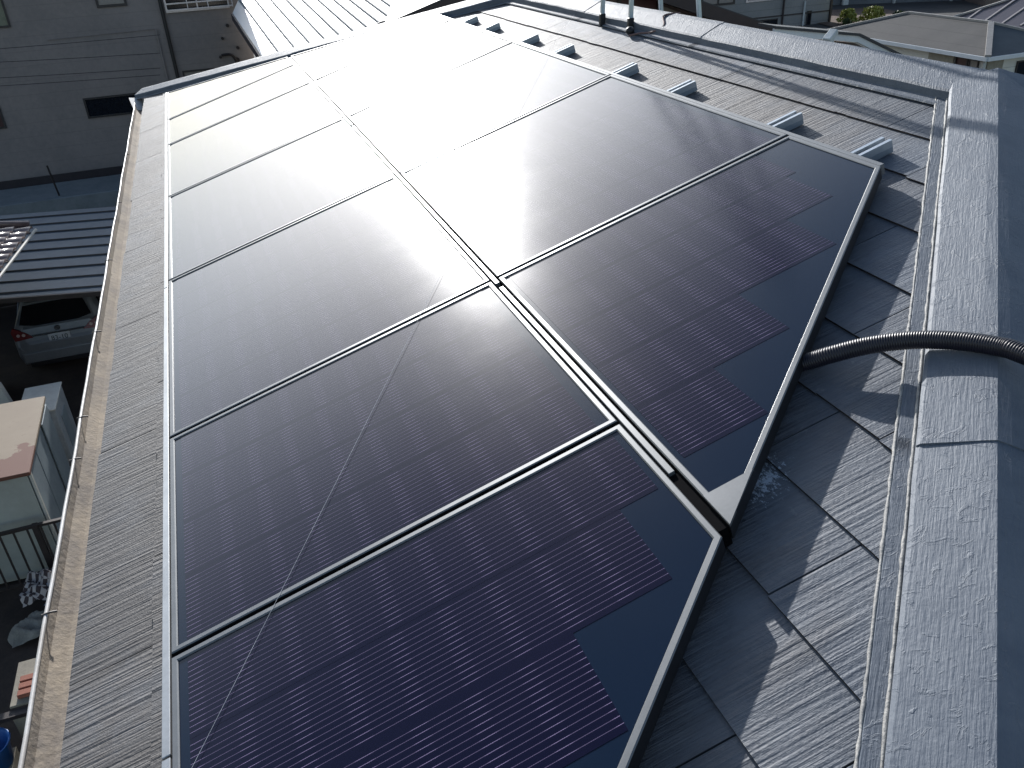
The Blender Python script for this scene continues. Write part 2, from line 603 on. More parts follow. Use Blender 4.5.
def thing(name, label, cat, loc, group=None, roof=False):
    o = bpy.data.objects.new(name, None)
    o.empty_display_size = .1
    COL.objects.link(o)
    o.location = loc
    if roof:
        o.rotation_euler = (0, -TH, 0)
    o['label'], o['category'] = label, cat
    if group:
        o['group'] = group
    ROOT[o.name] = Matrix.Translation(Vector(loc)) @ (Matrix.Rotation(-TH, 4, 'Y') if roof else Matrix.Identity(4))
    return o


def solo(mb, name, mats, label, cat, loc, group=None, **kw):
    """a thing that is one mesh: its origin goes to loc"""
    o = mb.build(name, mats, None, **kw)
    L = Vector(loc)
    o.data.transform(Matrix.Translation(-L))
    o.location = L
    o['label'], o['category'] = label, cat
    if group:
        o['group'] = group
    return o


def copy_thing(o, loc, label):
    c = o.copy()
    COL.objects.link(c)
    c.location = loc
    c['label'] = label
    ROOT[c.name] = Matrix.Translation(Vector(loc)) @ o.rotation_euler.to_matrix().to_4x4()
    for ch in list(o.children):
        d = ch.copy()
        COL.objects.link(d)
        d.parent = c
        for g in list(ch.children):
            e = g.copy()
            COL.objects.link(e)
            e.parent = d
    return c


def structure(mb, name, mat, **kw):
    o = mb.build(name, mat, None, **kw)
    o['kind'] = 'structure'
    return o


# ------------------------------------------------------------------ ground
g = MB()
g.face([(-400, -300, GZ - .05), (600, -300, GZ - .05), (600, 900, GZ - .05), (-400, 900, GZ - .05)])
structure(g, "ground", M['asphalt'])
g = MB()
g.face([(-9, 1, GZ - .045), (-.2, 1, GZ - .045), (-.2, 29.9, GZ - .045), (-9, 29.9, GZ - .045)])
structure(g, "alley_ground", M['soil'])
g = MB()
g.box((-16, 29.9, GZ - .05), (1.7, 32.0, GZ + .02))
structure(g, "pavement", M['concrete'])

# ------------------------------------------------------------------ the house under the array
UJ, VJ = 0.62, 2.55              # near end of the ridge
UF = 4.55                        # far end of the ridge
VE = -0.25                       # eave
J, F = RP(UJ, VJ, HR), RP(UF, VJ, HR)
E1, E2 = RP(UJ + (VE - VJ), VE, HR), RP(UF - (VE - VJ) * 1.0, VE, HR)
XR = J.x
mir = lambda p: Vector((2 * XR - p.x, p.y, p.z))
E1m, E2m = mir(E1), mir(E2)

house = thing("house", "house with a blue grey painted slate hip roof carrying the solar panels", "house", (XR, (J.y + F.y) / 2, GZ))

# slates, course by course
n1 = Vector((-ST, 0, CT))


def side_plane(a, b_, inside):
    """vertical plane through a-b whose outer side is away from the point inside"""
    d = (b_ - a)
    n = Vector((d.y, -d.x, 0)).normalized()
    if (inside - a).dot(n) > 0:
        n = -n
    return (a, n)


inside = RP(2.5, 1.0, HR)
clips = [side_plane(J, E1, inside), side_plane(F, E2, inside)]
sl = MB()
PITCH = 0.178
k = 0
v0 = VE
rnd = random.Random(3)
while v0 < VJ:
    v1 = min(v0 + PITCH + .03, VJ + .01)
    u = -2.6 - (.455 if k % 2 else 0) - .17 * (k % 3)
    while u < 7.6:
        du = .91
        tone = rnd.random()
        jog = rnd.uniform(-.0045, .0045)
        lift = rnd.uniform(0, .0012)
        a = .0018
        h_lo, h_hi = HR + lift + .0003, HR - .0066
        ti = .0048
        # ragged lower edge: three bites per slate
        cuts = sorted([u + a, u + du - a] + [u + du * rnd.uniform(.2, .8) for _ in range(4)])
        for i in range(5):
            jj = jog + rnd.uniform(-.0022, .0022)
            c = [RP(cuts[i], v0 + jj, h_lo - ti), RP(cuts[i], v1, h_hi - ti), RP(cuts[i + 1], v1, h_hi - ti), RP(cuts[i + 1], v0 + jj, h_lo - ti),
                 RP(cuts[i], v0 + jj, h_lo), RP(cuts[i], v1, h_hi), RP(cuts[i + 1], v1, h_hi), RP(cuts[i + 1], v0 + jj, h_lo)]
            sl.hexa(c)
            sl.m[-1] = 1
            for q_ in range(6):
                sl.uv[len(sl.f) - 1 - q_] = [(tone, 0)] * 4
        u += du
    v0 += PITCH
    k += 1
roof = sl.build("slate_roof", [M['slate'], M['slate_edge']], house, clip=clips)

dk = MB()
lift = .0
under = -.030
dk.face([RP(E1.y, VE + .01, HR + under), RP(E2.y, VE + .01, HR + under), RP(F.y, VJ, HR + under), RP(J.y, VJ, HR + under)])
dk.build("roof_deck", M['gap'], house)


def plain_slope(low_a, low_b, top, mat, inside_pts):
    """slates on a slope that the photograph only glimpses: eave from low_a to low_b, course after course"""
    along = (low_b - low_a).normalized()
    nrm = (low_b - low_a).cross(top - low_a).normalized()
    if nrm.z < 0:
        nrm = -nrm
    up = nrm.cross(along)
    if up.z < 0:
        up = -up
    L, H = (low_b - low_a).length, (top - low_a).dot(up)
    mb = MB()
    k_, v_ = 0, 0.0
    while v_ < H:
        u_ = -.3 - .455 * (k_ % 2)
        while u_ < L:
            j_, tn_ = rnd.uniform(-.004, .004), rnd.random()
            P_ = lambda a_, c_, h_: low_a + along * a_ + up * c_ + nrm * h_
            q_ = [(u_ + .0018, v_ + j_, .0), (u_ + .908, v_ + j_, .0), (u_ + .908, min(H, v_ + .2), -.0066), (u_ + .0018, min(H, v_ + .2), -.0066)]
            mb.hexa([P_(x_, y_, h_ - .0048) for x_, y_, h_ in q_] + [P_(*w_) for w_ in q_])
            for z_ in range(6):
                mb.uv[len(mb.f) - 1 - z_] = [(tn_, 0)] * 4
            u_ += .91
        v_ += PITCH
        k_ += 1
    mid = low_a.lerp(low_b, .5).lerp(top, .3)
    return mb.build("slate_slope", mat, house, clip=[side_plane(a_, b__, mid) for a_, b__ in inside_pts])


plain_slope(E1, E1m, J, M['slate_end'], [(E1, J), (E1m, J)])
plain_slope(E2m, E2, F, M['slate_end'], [(E2m, F), (E2, F)])
plain_slope(E1m, E2m, J, M['slate'], [(E1m, J), (E2m, F)])
hp = MB()
dn = Vector((0, 0, -.03))
hp.face([E1 + dn, E1m + dn, J + dn])
hp.face([E2m + dn, E2 + dn, F + dn])
hp.face([E1m + dn, E2m + dn, F + dn, J + dn])
hp.build("underlay", M['gap'], house)


def cap(name, A, B, nrmA, dirA, nrmB, dirB, wide=.115, ris=.028, fold=.046, pieces=(0, 1), lip=True):
    """folded sheet metal cap: flange, riser and sloping top on both sides of the line A-B"""
    mb = MB()
    L = (B - A)
    bd = MB()
    for i in range(len(pieces) - 1):
        t0, t1 = pieces[i], pieces[i + 1]
        up = .005 - .0025 * i
        pa, pb = A + L * t0, A + L * (t1 + (.012 if i + 2 < len(pieces) else 0))
        nseg = max(2, int((pb - pa).length / .12))
        rings = []
        for s_ in range(nseg + 1):
            P = pa + (pb - pa) * (s_ / nseg)
            w1, w2 = rnd.uniform(-.002, .002), rnd.uniform(-.0015, .0015)
            pr_ = []
            for (p_, h_) in ((wide + .034, .002), (wide + .030, .007), (wide + .006, .005), (wide, .006), (wide - .003 + w1, ris + up + w2), (wide - .010 + w1, ris + .005 + up + w2), (.012, fold + up + rnd.uniform(-.0008, .0008))):
                pr_.append(P + dirA * p_ + nrmA * h_)
            pr_.append(P + (nrmA + nrmB) * .5 * (fold + .004 + up + rnd.uniform(-.0008, .0008)))
            for (p_, h_) in ((.012, fold + up), (wide - .010 + w1, ris + .005 + up + w2), (wide - .003 + w1, ris + up + w2), (wide, .006), (wide + .006, .005), (wide + .030, .007), (wide + .034, .002)):
                pr_.append(P + dirB * p_ + nrmB * h_)
            rings.append(pr_)
        mb.grid(rings, False)
        # end faces
        for rg in (rings[0], rings[-1]):
            mb.face(rg)
    o = mb.build(name, M['cap'], house)
    if lip:
        for (off, hh, rr) in ((wide + .034, .0036, .0038), (wide + .0035, .0070, .0036)):
            b1 = MB()
            n = int(L.length / .016)
            pts = [A + L * (q / n) + dirA * (off + rnd.uniform(-.0005, .0005)) + nrmA * (hh + rnd.uniform(-.0004, .0004)) for q in range(n + 1)]
            b1.tube(pts, rr, 7, True, [rr * rnd.uniform(.6, 1.25) for _ in pts])
            b1.build("sealant_bead", M['bead'], o, smooth=True)
    return o


def perp_in_plane(nrm, line, away):
    d = nrm.cross(line.normalized()).normalized()
    return d if d.dot(away) > 0 else -d


def plane_n(a, b_, c):
    n = (b_ - a).cross(c - a).normalized()
    return n if n.z > 0 else -n


nN, nO, nFr = plane_n(E1, E1m, J), plane_n(E1m, E2m, F), plane_n(E2m, E2, F)
cap("ridge_cap", F, J, n1, perp_in_plane(n1, F - J, Vector((-1, 0, 0))), nO, perp_in_plane(nO, F - J, Vector((1, 0, 0))), pieces=(0, .31, .62, 1), lip=False)
cap("hip_cap", J + (J - E1).normalized() * .02, E1, n1, perp_in_plane(n1, J - E1, inside - J), nN, perp_in_plane(nN, J - E1, Vector((1, -1, 0))), pieces=(0, .385, .7, 1))
cap("hip_cap", F, E2, n1, perp_in_plane(n1, F - E2, inside - F), nFr, perp_in_plane(nFr, F - E2, Vector((1, 1, 0))), pieces=(0, .5, 1), lip=False)
cap("hip_cap", J, E1m, nO, perp_in_plane(nO, J - E1m, Vector((1, 1, 0))), nN, perp_in_plane(nN, J - E1m, Vector((-1, -1, 0))), pieces=(0, .5, 1), lip=False)
cap("hip_cap", F, E2m, nO, perp_in_plane(nO, F - E2m, Vector((1, -1, 0))), nFr, perp_in_plane(nFr, F - E2m, Vector((-1, 1, 0))), pieces=(0, .5, 1), lip=False)
# eave: fascia, gutter, brackets
ex, ez = RP(0, VE, HR).x, RP(0, VE, HR).z
U0, U1 = E1.y + .05, E2.y - .05
fs = MB()
fs.box((ex + .012, U0, ez - .20), (ex + .035, U1, ez - .016))
fs.build("fascia", M['wood_fascia'], house)
gp = [(.010, -.030), (.008, -.070), (-.015, -.092), (-.050, -.092), (-.078, -.070), (-.086, -.038)]
gr = MB()
ns = 60
rings = []
for i in range(ns + 1):
    y = U0 + (U1 - U0) * i / ns
    sag = .0018 * math.sin(i * .7) + .0012 * math.sin(i * 1.9)
    rings.append([Vector((ex + x + sag, y, ez + z + sag * .5)) for x, z in gp])
gr.grid(rings, False)
gut = gr.build("gutter", M['gutter_in'], house)
rm = MB()
pts = []
for i in range(ns + 1):
    y = U0 + (U1 - U0) * i / ns
    sag = .0018 * math.sin(i * .7) + .0012 * math.sin(i * 1.9)
    pts.append((ex - .088 + sag, y, ez - .036 + sag * .5))
rm.tube(pts, .0050, 8)
rm.build("gutter_rim", M['gutter_rim'], gut, smooth=True)
go = MB()
rings = []
for i in range(ns + 1):
    y = U0 + (U1 - U0) * i / ns
    sag = .0018 * math.sin(i * .7) + .0012 * math.sin(i * 1.9)
    rings.append([Vector((ex + x * 1.05 - .001 + sag, y, ez + z - .005 + sag * .5)) for x, z in gp])
go.grid(rings, False)
go.build("gutter_shell", M['gutter_rim'], gut)
for y in (0.42, 1.10, 1.36, 2.05, 2.9, 3.9, 5.1):
    br = MB()
    br.tube([(ex - .066, y + .003, ez - .036), (ex - .08, y, ez - .032), (ex - .097, y - .002, ez - .033), (ex - .100, y - .003, ez - .05)], .0026, 6)
    br.build("gutter_bracket", M['bracket'], gut)
ec = MB()     # broken end of the gutter at the far corner
ec.face([(ex - .03, U1 - .02, ez - .02), (ex - .13, U1 - .10, ez + .005), (ex - .10, U1 - .30, ez - .07), (ex - .03, U1 - .25, ez - .09)])
ec.face([(ex - .03, U1 - .02, ez - .03), (ex - .03, U1 - .25, ez - .10), (ex - .10, U1 - .30, ez - .08), (ex - .13, U1 - .10, ez - .005)])
ec.build("gutter_end", M['gutter_rim'], gut)
wl = MB()
wl.box((ex + .5, E1.y + .5, GZ), (2 * XR - ex - .5, E2.y - .5, ez - .05))
wl.build("wall", M['render_wall'], house)
sf = MB()
sf.box((ex + .036, E1.y + .03, ez - .2), (2 * XR - ex - .04, E2.y - .03, ez - .18))
sf.build("soffit", M['render_wall'], house)

# ------------------------------------------------------------------ solar panels
FW, FH = 0.0138, 0.036            # frame lip and height
GAP = 0.006
W = 1.0
CELL, CP = 0.1835, 0.197         # cell row and its pitch along the eave


def inset(poly, d):
    n = len(poly)
    out = []
    for i in range(n):
        p0, p1, p2 = Vector(poly[i - 1]), Vector(poly[i]), Vector(poly[(i + 1) % n])
        e1, e2 = (p1 - p0).normalized(), (p2 - p1).normalized()
        a, b_ = Vector((-e1.y, e1.x)), Vector((-e2.y, e2.x))
        q = (a + b_) / (1 + a.dot(b_))
        out.append(p1 + q * d)
    return out


def panel(label, poly, rows, group, cat="solar panel", extra=None):
    """poly: outer outline in (u, v), clockwise seen from above in (u, v) axes; rows: list of (u0, u1, v0, v1) wired areas"""
    base = RP(sum(p[0] for p in poly) / len(poly), sum(p[1] for p in poly) / len(poly), 0)
    t = thing("solar_panel", label, cat, base, group, roof=True)
    area = sum(poly[i - 1][0] * poly[i][1] - poly[i][0] * poly[i - 1][1] for i in range(len(poly)))
    if area < 0:
        poly = poly[::-1]
    o0 = [Vector(p) for p in poly]
    i0 = inset(o0, FW)
    fb = MB()
    n = len(o0)
    ch = .0022
    o1, i1 = inset(o0, ch), inset(o0, FW - ch)
    for i in range(n):
        j = (i + 1) % n
        R_ = lambda p, h: RP(p.x, p.y, h)
        loops = [(o0, -FH), (o0, -ch), (o1, 0), (i1, 0), (i0, -ch), (i0, -.010)]
        for a in range(len(loops) - 1):
            (pa, ha), (pb, hb) = loops[a], loops[a + 1]
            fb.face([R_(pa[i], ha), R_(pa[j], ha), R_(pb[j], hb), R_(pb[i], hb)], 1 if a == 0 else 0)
    fr = fb.build("frame", [M['frame'], M['frame_side']], t)
    gb = MB()
    GH = -.0042
    gb.face([RP(p.x, p.y, GH) for p in inset(o0, FW - .003)][::-1], 0, [(p.x, p.y) for p in inset(o0, FW - .003)][::-1])
    gb.face([RP(p.x, p.y, -FH + .004) for p in inset(o0, .004)], 0, [(p.x, p.y) for p in inset(o0, .004)])
    gb.build("glass", [M['blank']], t)
    cb = MB()
    for ri, (u0, u1, a, b_) in enumerate(rows):
        ph = (ri * .37) % 1 * .02
        e_ = (CP - CELL) / 2
        q = [(u0 - e_, a - .004), (u0 - e_, b_ + .004), (u1 + e_, b_ + .004), (u1 + e_, a - .004)]
        cb.face([RP(x, y, GH + .0006) for x, y in q], 0, [(x - u0, y + ph) for x, y in q])
    cb.build("cell_rows", [M['cells']], t)
    if extra:
        eb = MB()
        pts = [Vector(p) for p in extra]
        eb.prism([RP(p.x, p.y, -.006) for p in pts], n1 * .0072)
        eb.build("corner_plate", M['frame'], t)
    return t


def rect_rows(u0, u1, v0, v1, nr):
    s_ = ((u1 - u0) - nr * CP) / 2 + (CP - CELL) / 2
    return [(u0 + s_ + i * CP, u0 + s_ + i * CP + CELL, v0 + .036, v1 - .044) for i in range(nr)]


S = [0.0, 0.828, 2.0515, 3.275, 4.4985, 5.3265]
GL, GU = "solar panels of the lower row", "solar panels of the upper row"
g2 = GAP
# lower row: near cut panel
low_near = [(-g2, 0), (-g2, W - .012), (-.392, W - .012), (-.396 - .83 * (W - .012), 0)]
rows = [(-.029 - CELL, -.029, .036, .956), (-.225 - CELL, -.225, .036, .873), (-.422 - CELL, -.422, .036, .687),
        (-.619 - CELL, -.619, .036, .50), (-.816 - CELL, -.816, .036, .26)]
panel("nearest lower panel, cut off slantwise beside the hip", low_near, rows, GL)
panel("narrow lower panel right behind the nearest lower slant cut one", [(S[0] + g2, 0), (S[1] - g2, 0), (S[1] - g2, W - .012), (S[0] + g2, W - .012)],
      rect_rows(S[0] + g2, S[1] - g2, 0, W - .012, 4), GL)
pA = panel("first full size lower panel behind the near narrow one, fading to grey", [(S[1] + g2, 0), (S[2] - g2, 0), (S[2] - g2, W - .012), (S[1] + g2, W - .012)],
           rect_rows(S[1] + g2, S[2] - g2, 0, W - .012, 6), GL)
pL = Vector(pA.location)
copy_thing(pA, pL + Vector((0, S[2] - S[1], 0)), "middle of the three full size lower panels, pale grey with glare")
copy_thing(pA, pL + Vector((0, 2 * (S[2] - S[1]), 0)), "farthest of the three full size lower panels, nearly white with glare")
panel("narrow lower panel near the far end, next to the far slant cut panel", [(S[4] + g2, 0), (S[5] - g2, 0), (S[5] - g2, W - .012), (S[4] + g2, W - .012)],
      rect_rows(S[4] + g2, S[5] - g2, 0, W - .012, 4), GL)
far_lo = [(S[5] + g2, 0), (6.50, 0), (5.72, W - .012), (S[5] + g2, W - .012)]
panel("farthest lower panel, cut off slantwise beside the far hip", far_lo, [(S[5] + .04 + i * CP, S[5] + .04 + i * CP + CELL, .036, min(.95, .95 - (i - 1) * .24)) for i in range(5)], GL)
# upper row
V1, V2 = W + .012, 2 * W
up_near = [(S[1] - g2, V1), (S[1] - g2, V2), (.431, V2), (-.378, V1)]
rows = [(.615, .615 + CELL, V1 + .03, 1.862), (.418, .418 + CELL, V1 + .03, 1.83), (.221, .221 + CELL, V1 + .03, 1.687),
        (.024, .024 + CELL, V1 + .03, 1.413), (-.173, -.173 + CELL, V1 + .03, 1.222)]
panel("nearest upper panel, cut off slantwise above the black hose, with a grey corner plate", up_near, rows, GU,
      extra=[(-.378, V1 + .0005), (-.292, V1 + .0005), (-.292, V1 + .106), (-.2925, V1 + .103)])
pB = panel("first full size upper panel behind the near slant cut one, glaring on its left", [(S[1] + g2, V1), (S[2] - g2, V1), (S[2] - g2, V2), (S[1] + g2, V2)],
           rect_rows(S[1] + g2, S[2] - g2, V1, V2, 6), GU)
pL = Vector(pB.location)
copy_thing(pB, pL + Vector((0, S[2] - S[1], 0)), "middle of the three full size upper panels, washed out by the brightest glare")
copy_thing(pB, pL + Vector((0, 2 * (S[2] - S[1]), 0)), "farthest of the three full size upper panels, white with glare")
panel("farthest upper panel, cut off slantwise beside the far hip", [(S[4] + g2, V1), (5.70, V1), (4.90, V2), (S[4] + g2, V2)],
      [(S[4] + .04 + i * CP, S[4] + .04 + i * CP + CELL, V1 + .03, 1.9 - max(0, i - 1) * .24) for i in range(5)], GU)

# mounting rails sticking out above the array
RW_, RH = .042, .030
RAILS = [(.575, "nearest rail end above the array, beside the panel's slanted corner"), (.975, "second rail end from the near corner of the array"),
         (1.625, "third rail end from the near corner of the array"), (2.105, "fourth rail end from the near corner, at the seam of two upper panels"),
         (2.785, "fifth rail end from the near corner, beside the white string"), (3.268, "sixth rail end from the near corner, at a panel seam beyond the string"),
         (3.915, "seventh rail end from the near corner, last but one before the far hip"), (4.350, "last rail end, close to the far hip cap")]
first = None
for u, lab in RAILS:
    if first is None:
        first = thing("mounting_rail", lab, "rail", RP(u, 1.0, -.036), "mounting rails under the array", roof=True)
        mb = MB()
        v0, v1, hb, ht = .25, 2.14, -.0365 - .0, -.0365
        top = -.0375
        hw = RW_ / 2
        # C section: floor, two walls, two lips
        fr_ = lambda a, b_, c: RP(u + a, b_, c)
        bot = HR + .001
        for (a0, a1, h0, h1) in ((-hw, hw, bot, bot + .003), (-hw, -hw + .003, bot + .003, top), (hw - .003, hw, bot + .003, top)):
            mb.box((a0, v0, h0), (a1, v1, h1), 0, fr_)
        mb.build("channel", M['rail'], first)
        tip = -.020                    # the visible stub beyond the panels stands higher
        for sgn in (-1, 1):
            mb = MB()
            mb.box((sgn * hw, 2.021, top + .0002), (sgn * (hw - .003), 2.14, tip), 0, fr_)
            mb.box((sgn * hw, 2.021, tip + .0001), (sgn * (hw - .0115), 2.14, tip + .0032), 0, fr_)
            mb.box((sgn * (hw - .0085), 2.021, tip - .007), (sgn * (hw - .0115), 2.14, tip), 0, fr_)
            mb.build("lip", M['lip'], first)
    else:
        copy_thing(first, RP(u, 1.0, -.036), lab)

# trims
TL = [(-1.19, -.235, "near length of the bright trim along the lower edge of the array"), (-.23, 1.985, "middle length of the bright trim along the lower edge of the array"),
      (1.99, 4.3, "third length of the bright trim along the lower edge of the array"), (4.305, 6.52, "far length of the bright trim along the lower edge of the array")]
for a, b_, lab in TL:
    mb = MB()
    mb.box((a, -.019, -.050), (b_, -.003, -.0005), 0, RP)
    mb.box((a, -.030, -.050), (b_, -.0192, -.024), 0, RP)
    solo(mb, "edge_trim", M['trim'], lab, "trim", RP((a + b_) / 2, -.02, -.05), "edge trims along the eave side", bevel=.0012)
TC = [(-.20, .77, "near length of the strip covering the gap between the two panel rows"), (.80, 3.05, "middle length of the strip covering the gap between the two panel rows"),
      (3.08, 5.66, "far length of the strip covering the gap between the two panel rows")]
for a, b_, lab in TC:
    mb = MB()
    mb.box((a, W - .0065, -.020), (b_, W + .0065, -.0025), 0, RP)
    solo(mb, "cover_strip", M['frame'], lab, "strip", RP((a + b_) / 2, W, -.02), "cover strips between the rows", bevel=.001)
mb = MB()
mb.box((-.372, W - .0115, HR + .002), (5.66, W + .0115, -.0215), 0, RP)  # black filler added in the row gap so no sun streak leaks through
mb.box((-.372, W - .0105, -.0215), (-.202, W + .0105, -.009), 0, RP)
solo(mb, "gap_light_block", M['matt_black'], "black filler added down in the gap between the two panel rows to block sunlight", "channel", RP(2.6, W, HR))
TU = [(.440, 2.66, "near length of the trim along the upper edge of the array"), (2.663, 4.88, "far length of the trim along the upper edge of the array")]
for a, b_, lab in TU:
    mb = MB()
    mb.box((a, V2 + .004, -.034), (b_, V2 + .018, -.0035), 0, RP)
    solo(mb, "upper_trim", M['frame'], lab, "trim", RP((a + b_) / 2, V2 + .01, -.03), "trims along the upper edge", bevel=.001)

# ------------------------------------------------------------------ hose, string, ladder, cord
def smooth_path(ctrl, per=16):
    out = []
    P = [Vector(c) for c in ctrl]
    for i in range(len(P) - 1):
        p0, p1, p2, p3 = P[max(i - 1, 0)], P[i], P[i + 1], P[min(i + 2, len(P) - 1)]
        for j in range(per):
            t = j / per
            out.append(.5 * ((2 * p1) + (-p0 + p2) * t + (2 * p0 - 5 * p1 + 4 * p2 - p3) * t * t + (-p0 + 3 * p1 - 3 * p2 + p3) * t ** 3))
    out.append(P[-1])
    return out


def resample(pts, step):
    out, acc = [pts[0]], 0
    for a, b_ in zip(pts, pts[1:]):
        d = (b_ - a).length
        while acc + d >= step:
            a = a + (b_ - a) * ((step - acc) / d)
            d = (b_ - a).length
            out.append(a)
            acc = 0
        acc += d
    return out


hose_ctrl = [RP(.10, 1.05, -.034), RP(.0, 1.24, -.034), RP(-.060, 1.365, -.034), RP(-.1055, 1.4235, -.015), RP(-.146, 1.488, -.005), RP(-.202, 1.547, .004), RP(-.269, 1.590, .012), RP(-.333, 1.617, .017), RP(-.377, 1.624, .020), RP(-.54, 1.65, .012), RP(-.75, 1.72, -.03)]
hp_ = resample(smooth_path(hose_ctrl), .00122)
rad = [.0181 if (i % 4) in (0, 1) else .0167 for i in range(len(hp_))]
mb = MB()
mb.tube(hp_, .018, 20, True, rad)
solo(mb, "corrugated_hose", M['hose'], "black corrugated cable hose coming out from under the array and over the hip", "hose", RP(-.15, 1.48, HR), smooth=True)

mb = MB()
sp_ = [RP(-.40, -.04, .002), RP(-.285, .035, .0012), RP(1.261, 1.051, .0012), RP(1.9, 1.44, .0012), RP(2.647, 1.936, .003), RP(3.00, 2.165, .002), RP(3.3, 2.36, -.035), RP(3.42, 2.44, -.04)]
mb.tube(sp_, .0004, 6)
solo(mb, "string", M['string'], "thin white string lying slantwise over the panels up to the ridge", "string", RP(1.2, 1.0, .003))

# step ladder straddling the ridge: two legs on our slope, two behind
lad = thing("step_ladder", "grey metal step ladder standing astride the ridge on black feet", "ladder", RP(2.85, 2.55, HR))
feetA = [RP(3.00, 2.405, HR + .002), RP(2.70, 2.418, HR + .002)]
top_c = Vector((2.52, 2.60, 2.0))
tops = [Vector((2.40, 2.975, 2.60)), Vector((2.40, 2.735, 2.60))]
feetB = [Vector((2.66, 2.98, mir(RP(3, 2.3, HR)).z + .004)), Vector((2.68, 2.62, mir(RP(3, 2.3, HR)).z + .004))]
topsB = [Vector((2.47, 2.97, 2.60)), Vector((2.47, 2.74, 2.60))]
for fa, ta in list(zip(feetA, tops)) + list(zip(feetB, topsB)):
    d = (ta - fa).normalized()
    mb = MB()
    mb.bar(fa + d * .045, ta, .020, .018, (0, 1, 0))
    lg = mb.build("leg", M['ladder'], lad, bevel=.002)
    mb = MB()
    mb.bar(fa, fa + d * .06, .030, .024, (0, 1, 0))
    mb.build("rubber_foot", M['rubber'], lg, bevel=.004)
for i in range(1, 7):
    q = i / 7
    for (f_, t_) in ((feetA, tops), (feetB, topsB)):
        if f_ is feetB and i % 2:
            continue
        a, b_ = f_[0].lerp(t_[0], q), f_[1].lerp(t_[1], q)
        mb = MB()
        mb.bar(a, b_, .020 if f_ is feetA else .014, .012, (0, 0, 1))
        mb.build("rung", M['ladder'], lad)
mb = MB()
mb.box((2.37, 2.72, 2.60), (2.50, 2.99, 2.63))
mb.build("top_step", M['ladder'], lad)

mb = MB()
mb.tube(smooth_path([RP(2.60, 2.36, HR + .012), RP(2.56, 2.40, HR + .012), RP(2.50, 2.43, HR + .012), RP(2.42, 2.46, -.018), RP(2.52, 2.52, -.004), RP(2.47, 2.58, -.010)], 6), .0045, 6)
solo(mb, "tie_cord", M['cord'], "short brown tie cord by the step ladder's near foot on the ridge", "cord", RP(2.5, 2.43, HR))
mb = MB()
c0 = RP(2.635, 2.388, HR + .021)
rings = []
for i in range(7):
    a = -math.pi / 2 + math.pi * i / 6
    rings.append([c0 + Vector((math.cos(q) * math.cos(a) * .024 * (1 + .2 * math.sin(2 * q)), math.sin(q) * math.cos(a) * .028, math.sin(a) * .020)) for q in [2 * math.pi * j / 12 for j in range(12)]])
mb.grid(rings, True, True)
solo(mb, "rubber_lump", M['rubber'], "small black rubber lump lying beside the ladder's near foot", "rubber", c0, smooth=True)


# ------------------------------------------------------------------ windows and helpers for the houses
def window(parent, c, ax, up, w, h, out, pane, frame, ft=.06, mull=0, name="window"):
    """a framed window proud of the wall: c = lower left corner, ax/up = unit vectors in the wall, out = normal"""
    c, ax, up, out = Vector(c), Vector(ax), Vector(up), Vector(out)
    fr = MB()
    def bx(x0, x1, z0, z1, d0, d1, mb):
        mb.hexa([c + ax * x + up * z + out * d for z in (z0, z1) for (x, d) in ((x0, d1), (x1, d1), (x1, d0), (x0, d0))])
    bx(0, w, 0, ft, 0, .05, fr)
    bx(0, w, h - ft, h, 0, .05, fr)
    bx(0, ft, ft, h - ft, 0, .05, fr)
    bx(w - ft, w, ft, h - ft, 0, .05, fr)
    for i in range(mull):
        x = w * (i + 1) / (mull + 1)
        bx(x - ft / 2, x + ft / 2, ft, h - ft, 0, .045, fr)
    o = fr.build(name, frame, parent)
    pn = MB()
    bx(ft, w - ft, ft, h - ft, .002, .012, pn)
    pn.build("pane", pane, o)
    return o


# ------------------------------------------------------------------ dark grey apartment house (upper left)
YW = 32.0
gh = thing("apartment_house", "dark grey sided house in shade with small dark windows and a black downpipe", "house", (-6, 36, GZ))
mb = MB()
mb.box((-17, YW, GZ + .3), (2.25, 40, 1.6))
mb.build("wall", M['grey_siding'], gh)
mb = MB()
mb.box((-17.02, YW - .03, GZ), (2.27, 40.02, GZ + .30))
mb.build("plinth", M['verge'], gh)
mb = MB()
mb.box((-17.4, YW - .4, 1.6), (2.6, 40.4, 1.85))
mb.build("roof", M['dark_roof'], gh)
X, Z, O = (1, 0, 0), (0, 0, 1), (0, -1, 0)
window(gh, (-7.0, YW, -1.47), X, Z, 1.85, 1.4, O, M['window_green'], M['window_frame'])
window(gh, (-2.45, YW, -1.12), X, Z, .95, 1.2, O, M['window_tan'], M['window_frame'], .08)
window(gh, (-3.68, YW, -4.56), X, Z, 1.75, .68, O, M['window_dark'], M['window_frame'])
window(gh, (-7.7, YW, -4.56), X, Z, 1.45, .75, O, M['door_red'], M['window_frame'])
window(gh, (-.28, YW, -3.75), X, Z, 1.1, .42, O, M['window_tan'], M['window_frame'])
bw = window(gh, (-.35, YW, -1.45), X, Z, 2.1, 1.6, O, M['window_dark'], M['silver_frame'], .05, 1)
mb = MB()
for z in (-1.36, -1.16, -.96, -.76):
    mb.bar((-.30, YW - .25, z), (1.85, YW - .25, z), .04, .045, (0, 0, 1))
for x in (-.30, .38, 1.05, 1.85):
    mb.bar((x, YW - .25, -1.4), (x, YW - .25, -.5), .03, .03, (0, 1, 0))
mb.bar((-.28, YW - .25, -1.36), (-.28, YW, -1.36), .03, .03)
mb.bar((1.83, YW - .25, -1.36), (1.83, YW, -1.36), .03, .03)
mb.build("grille", M['silver_frame'], bw)
mb = MB()
mb.tube([(-.46, YW - .09, 1.5), (-.46, YW - .09, GZ + .3)], .06, 8)
mb.build("downpipe", M['rubber'], gh)
mb = MB()
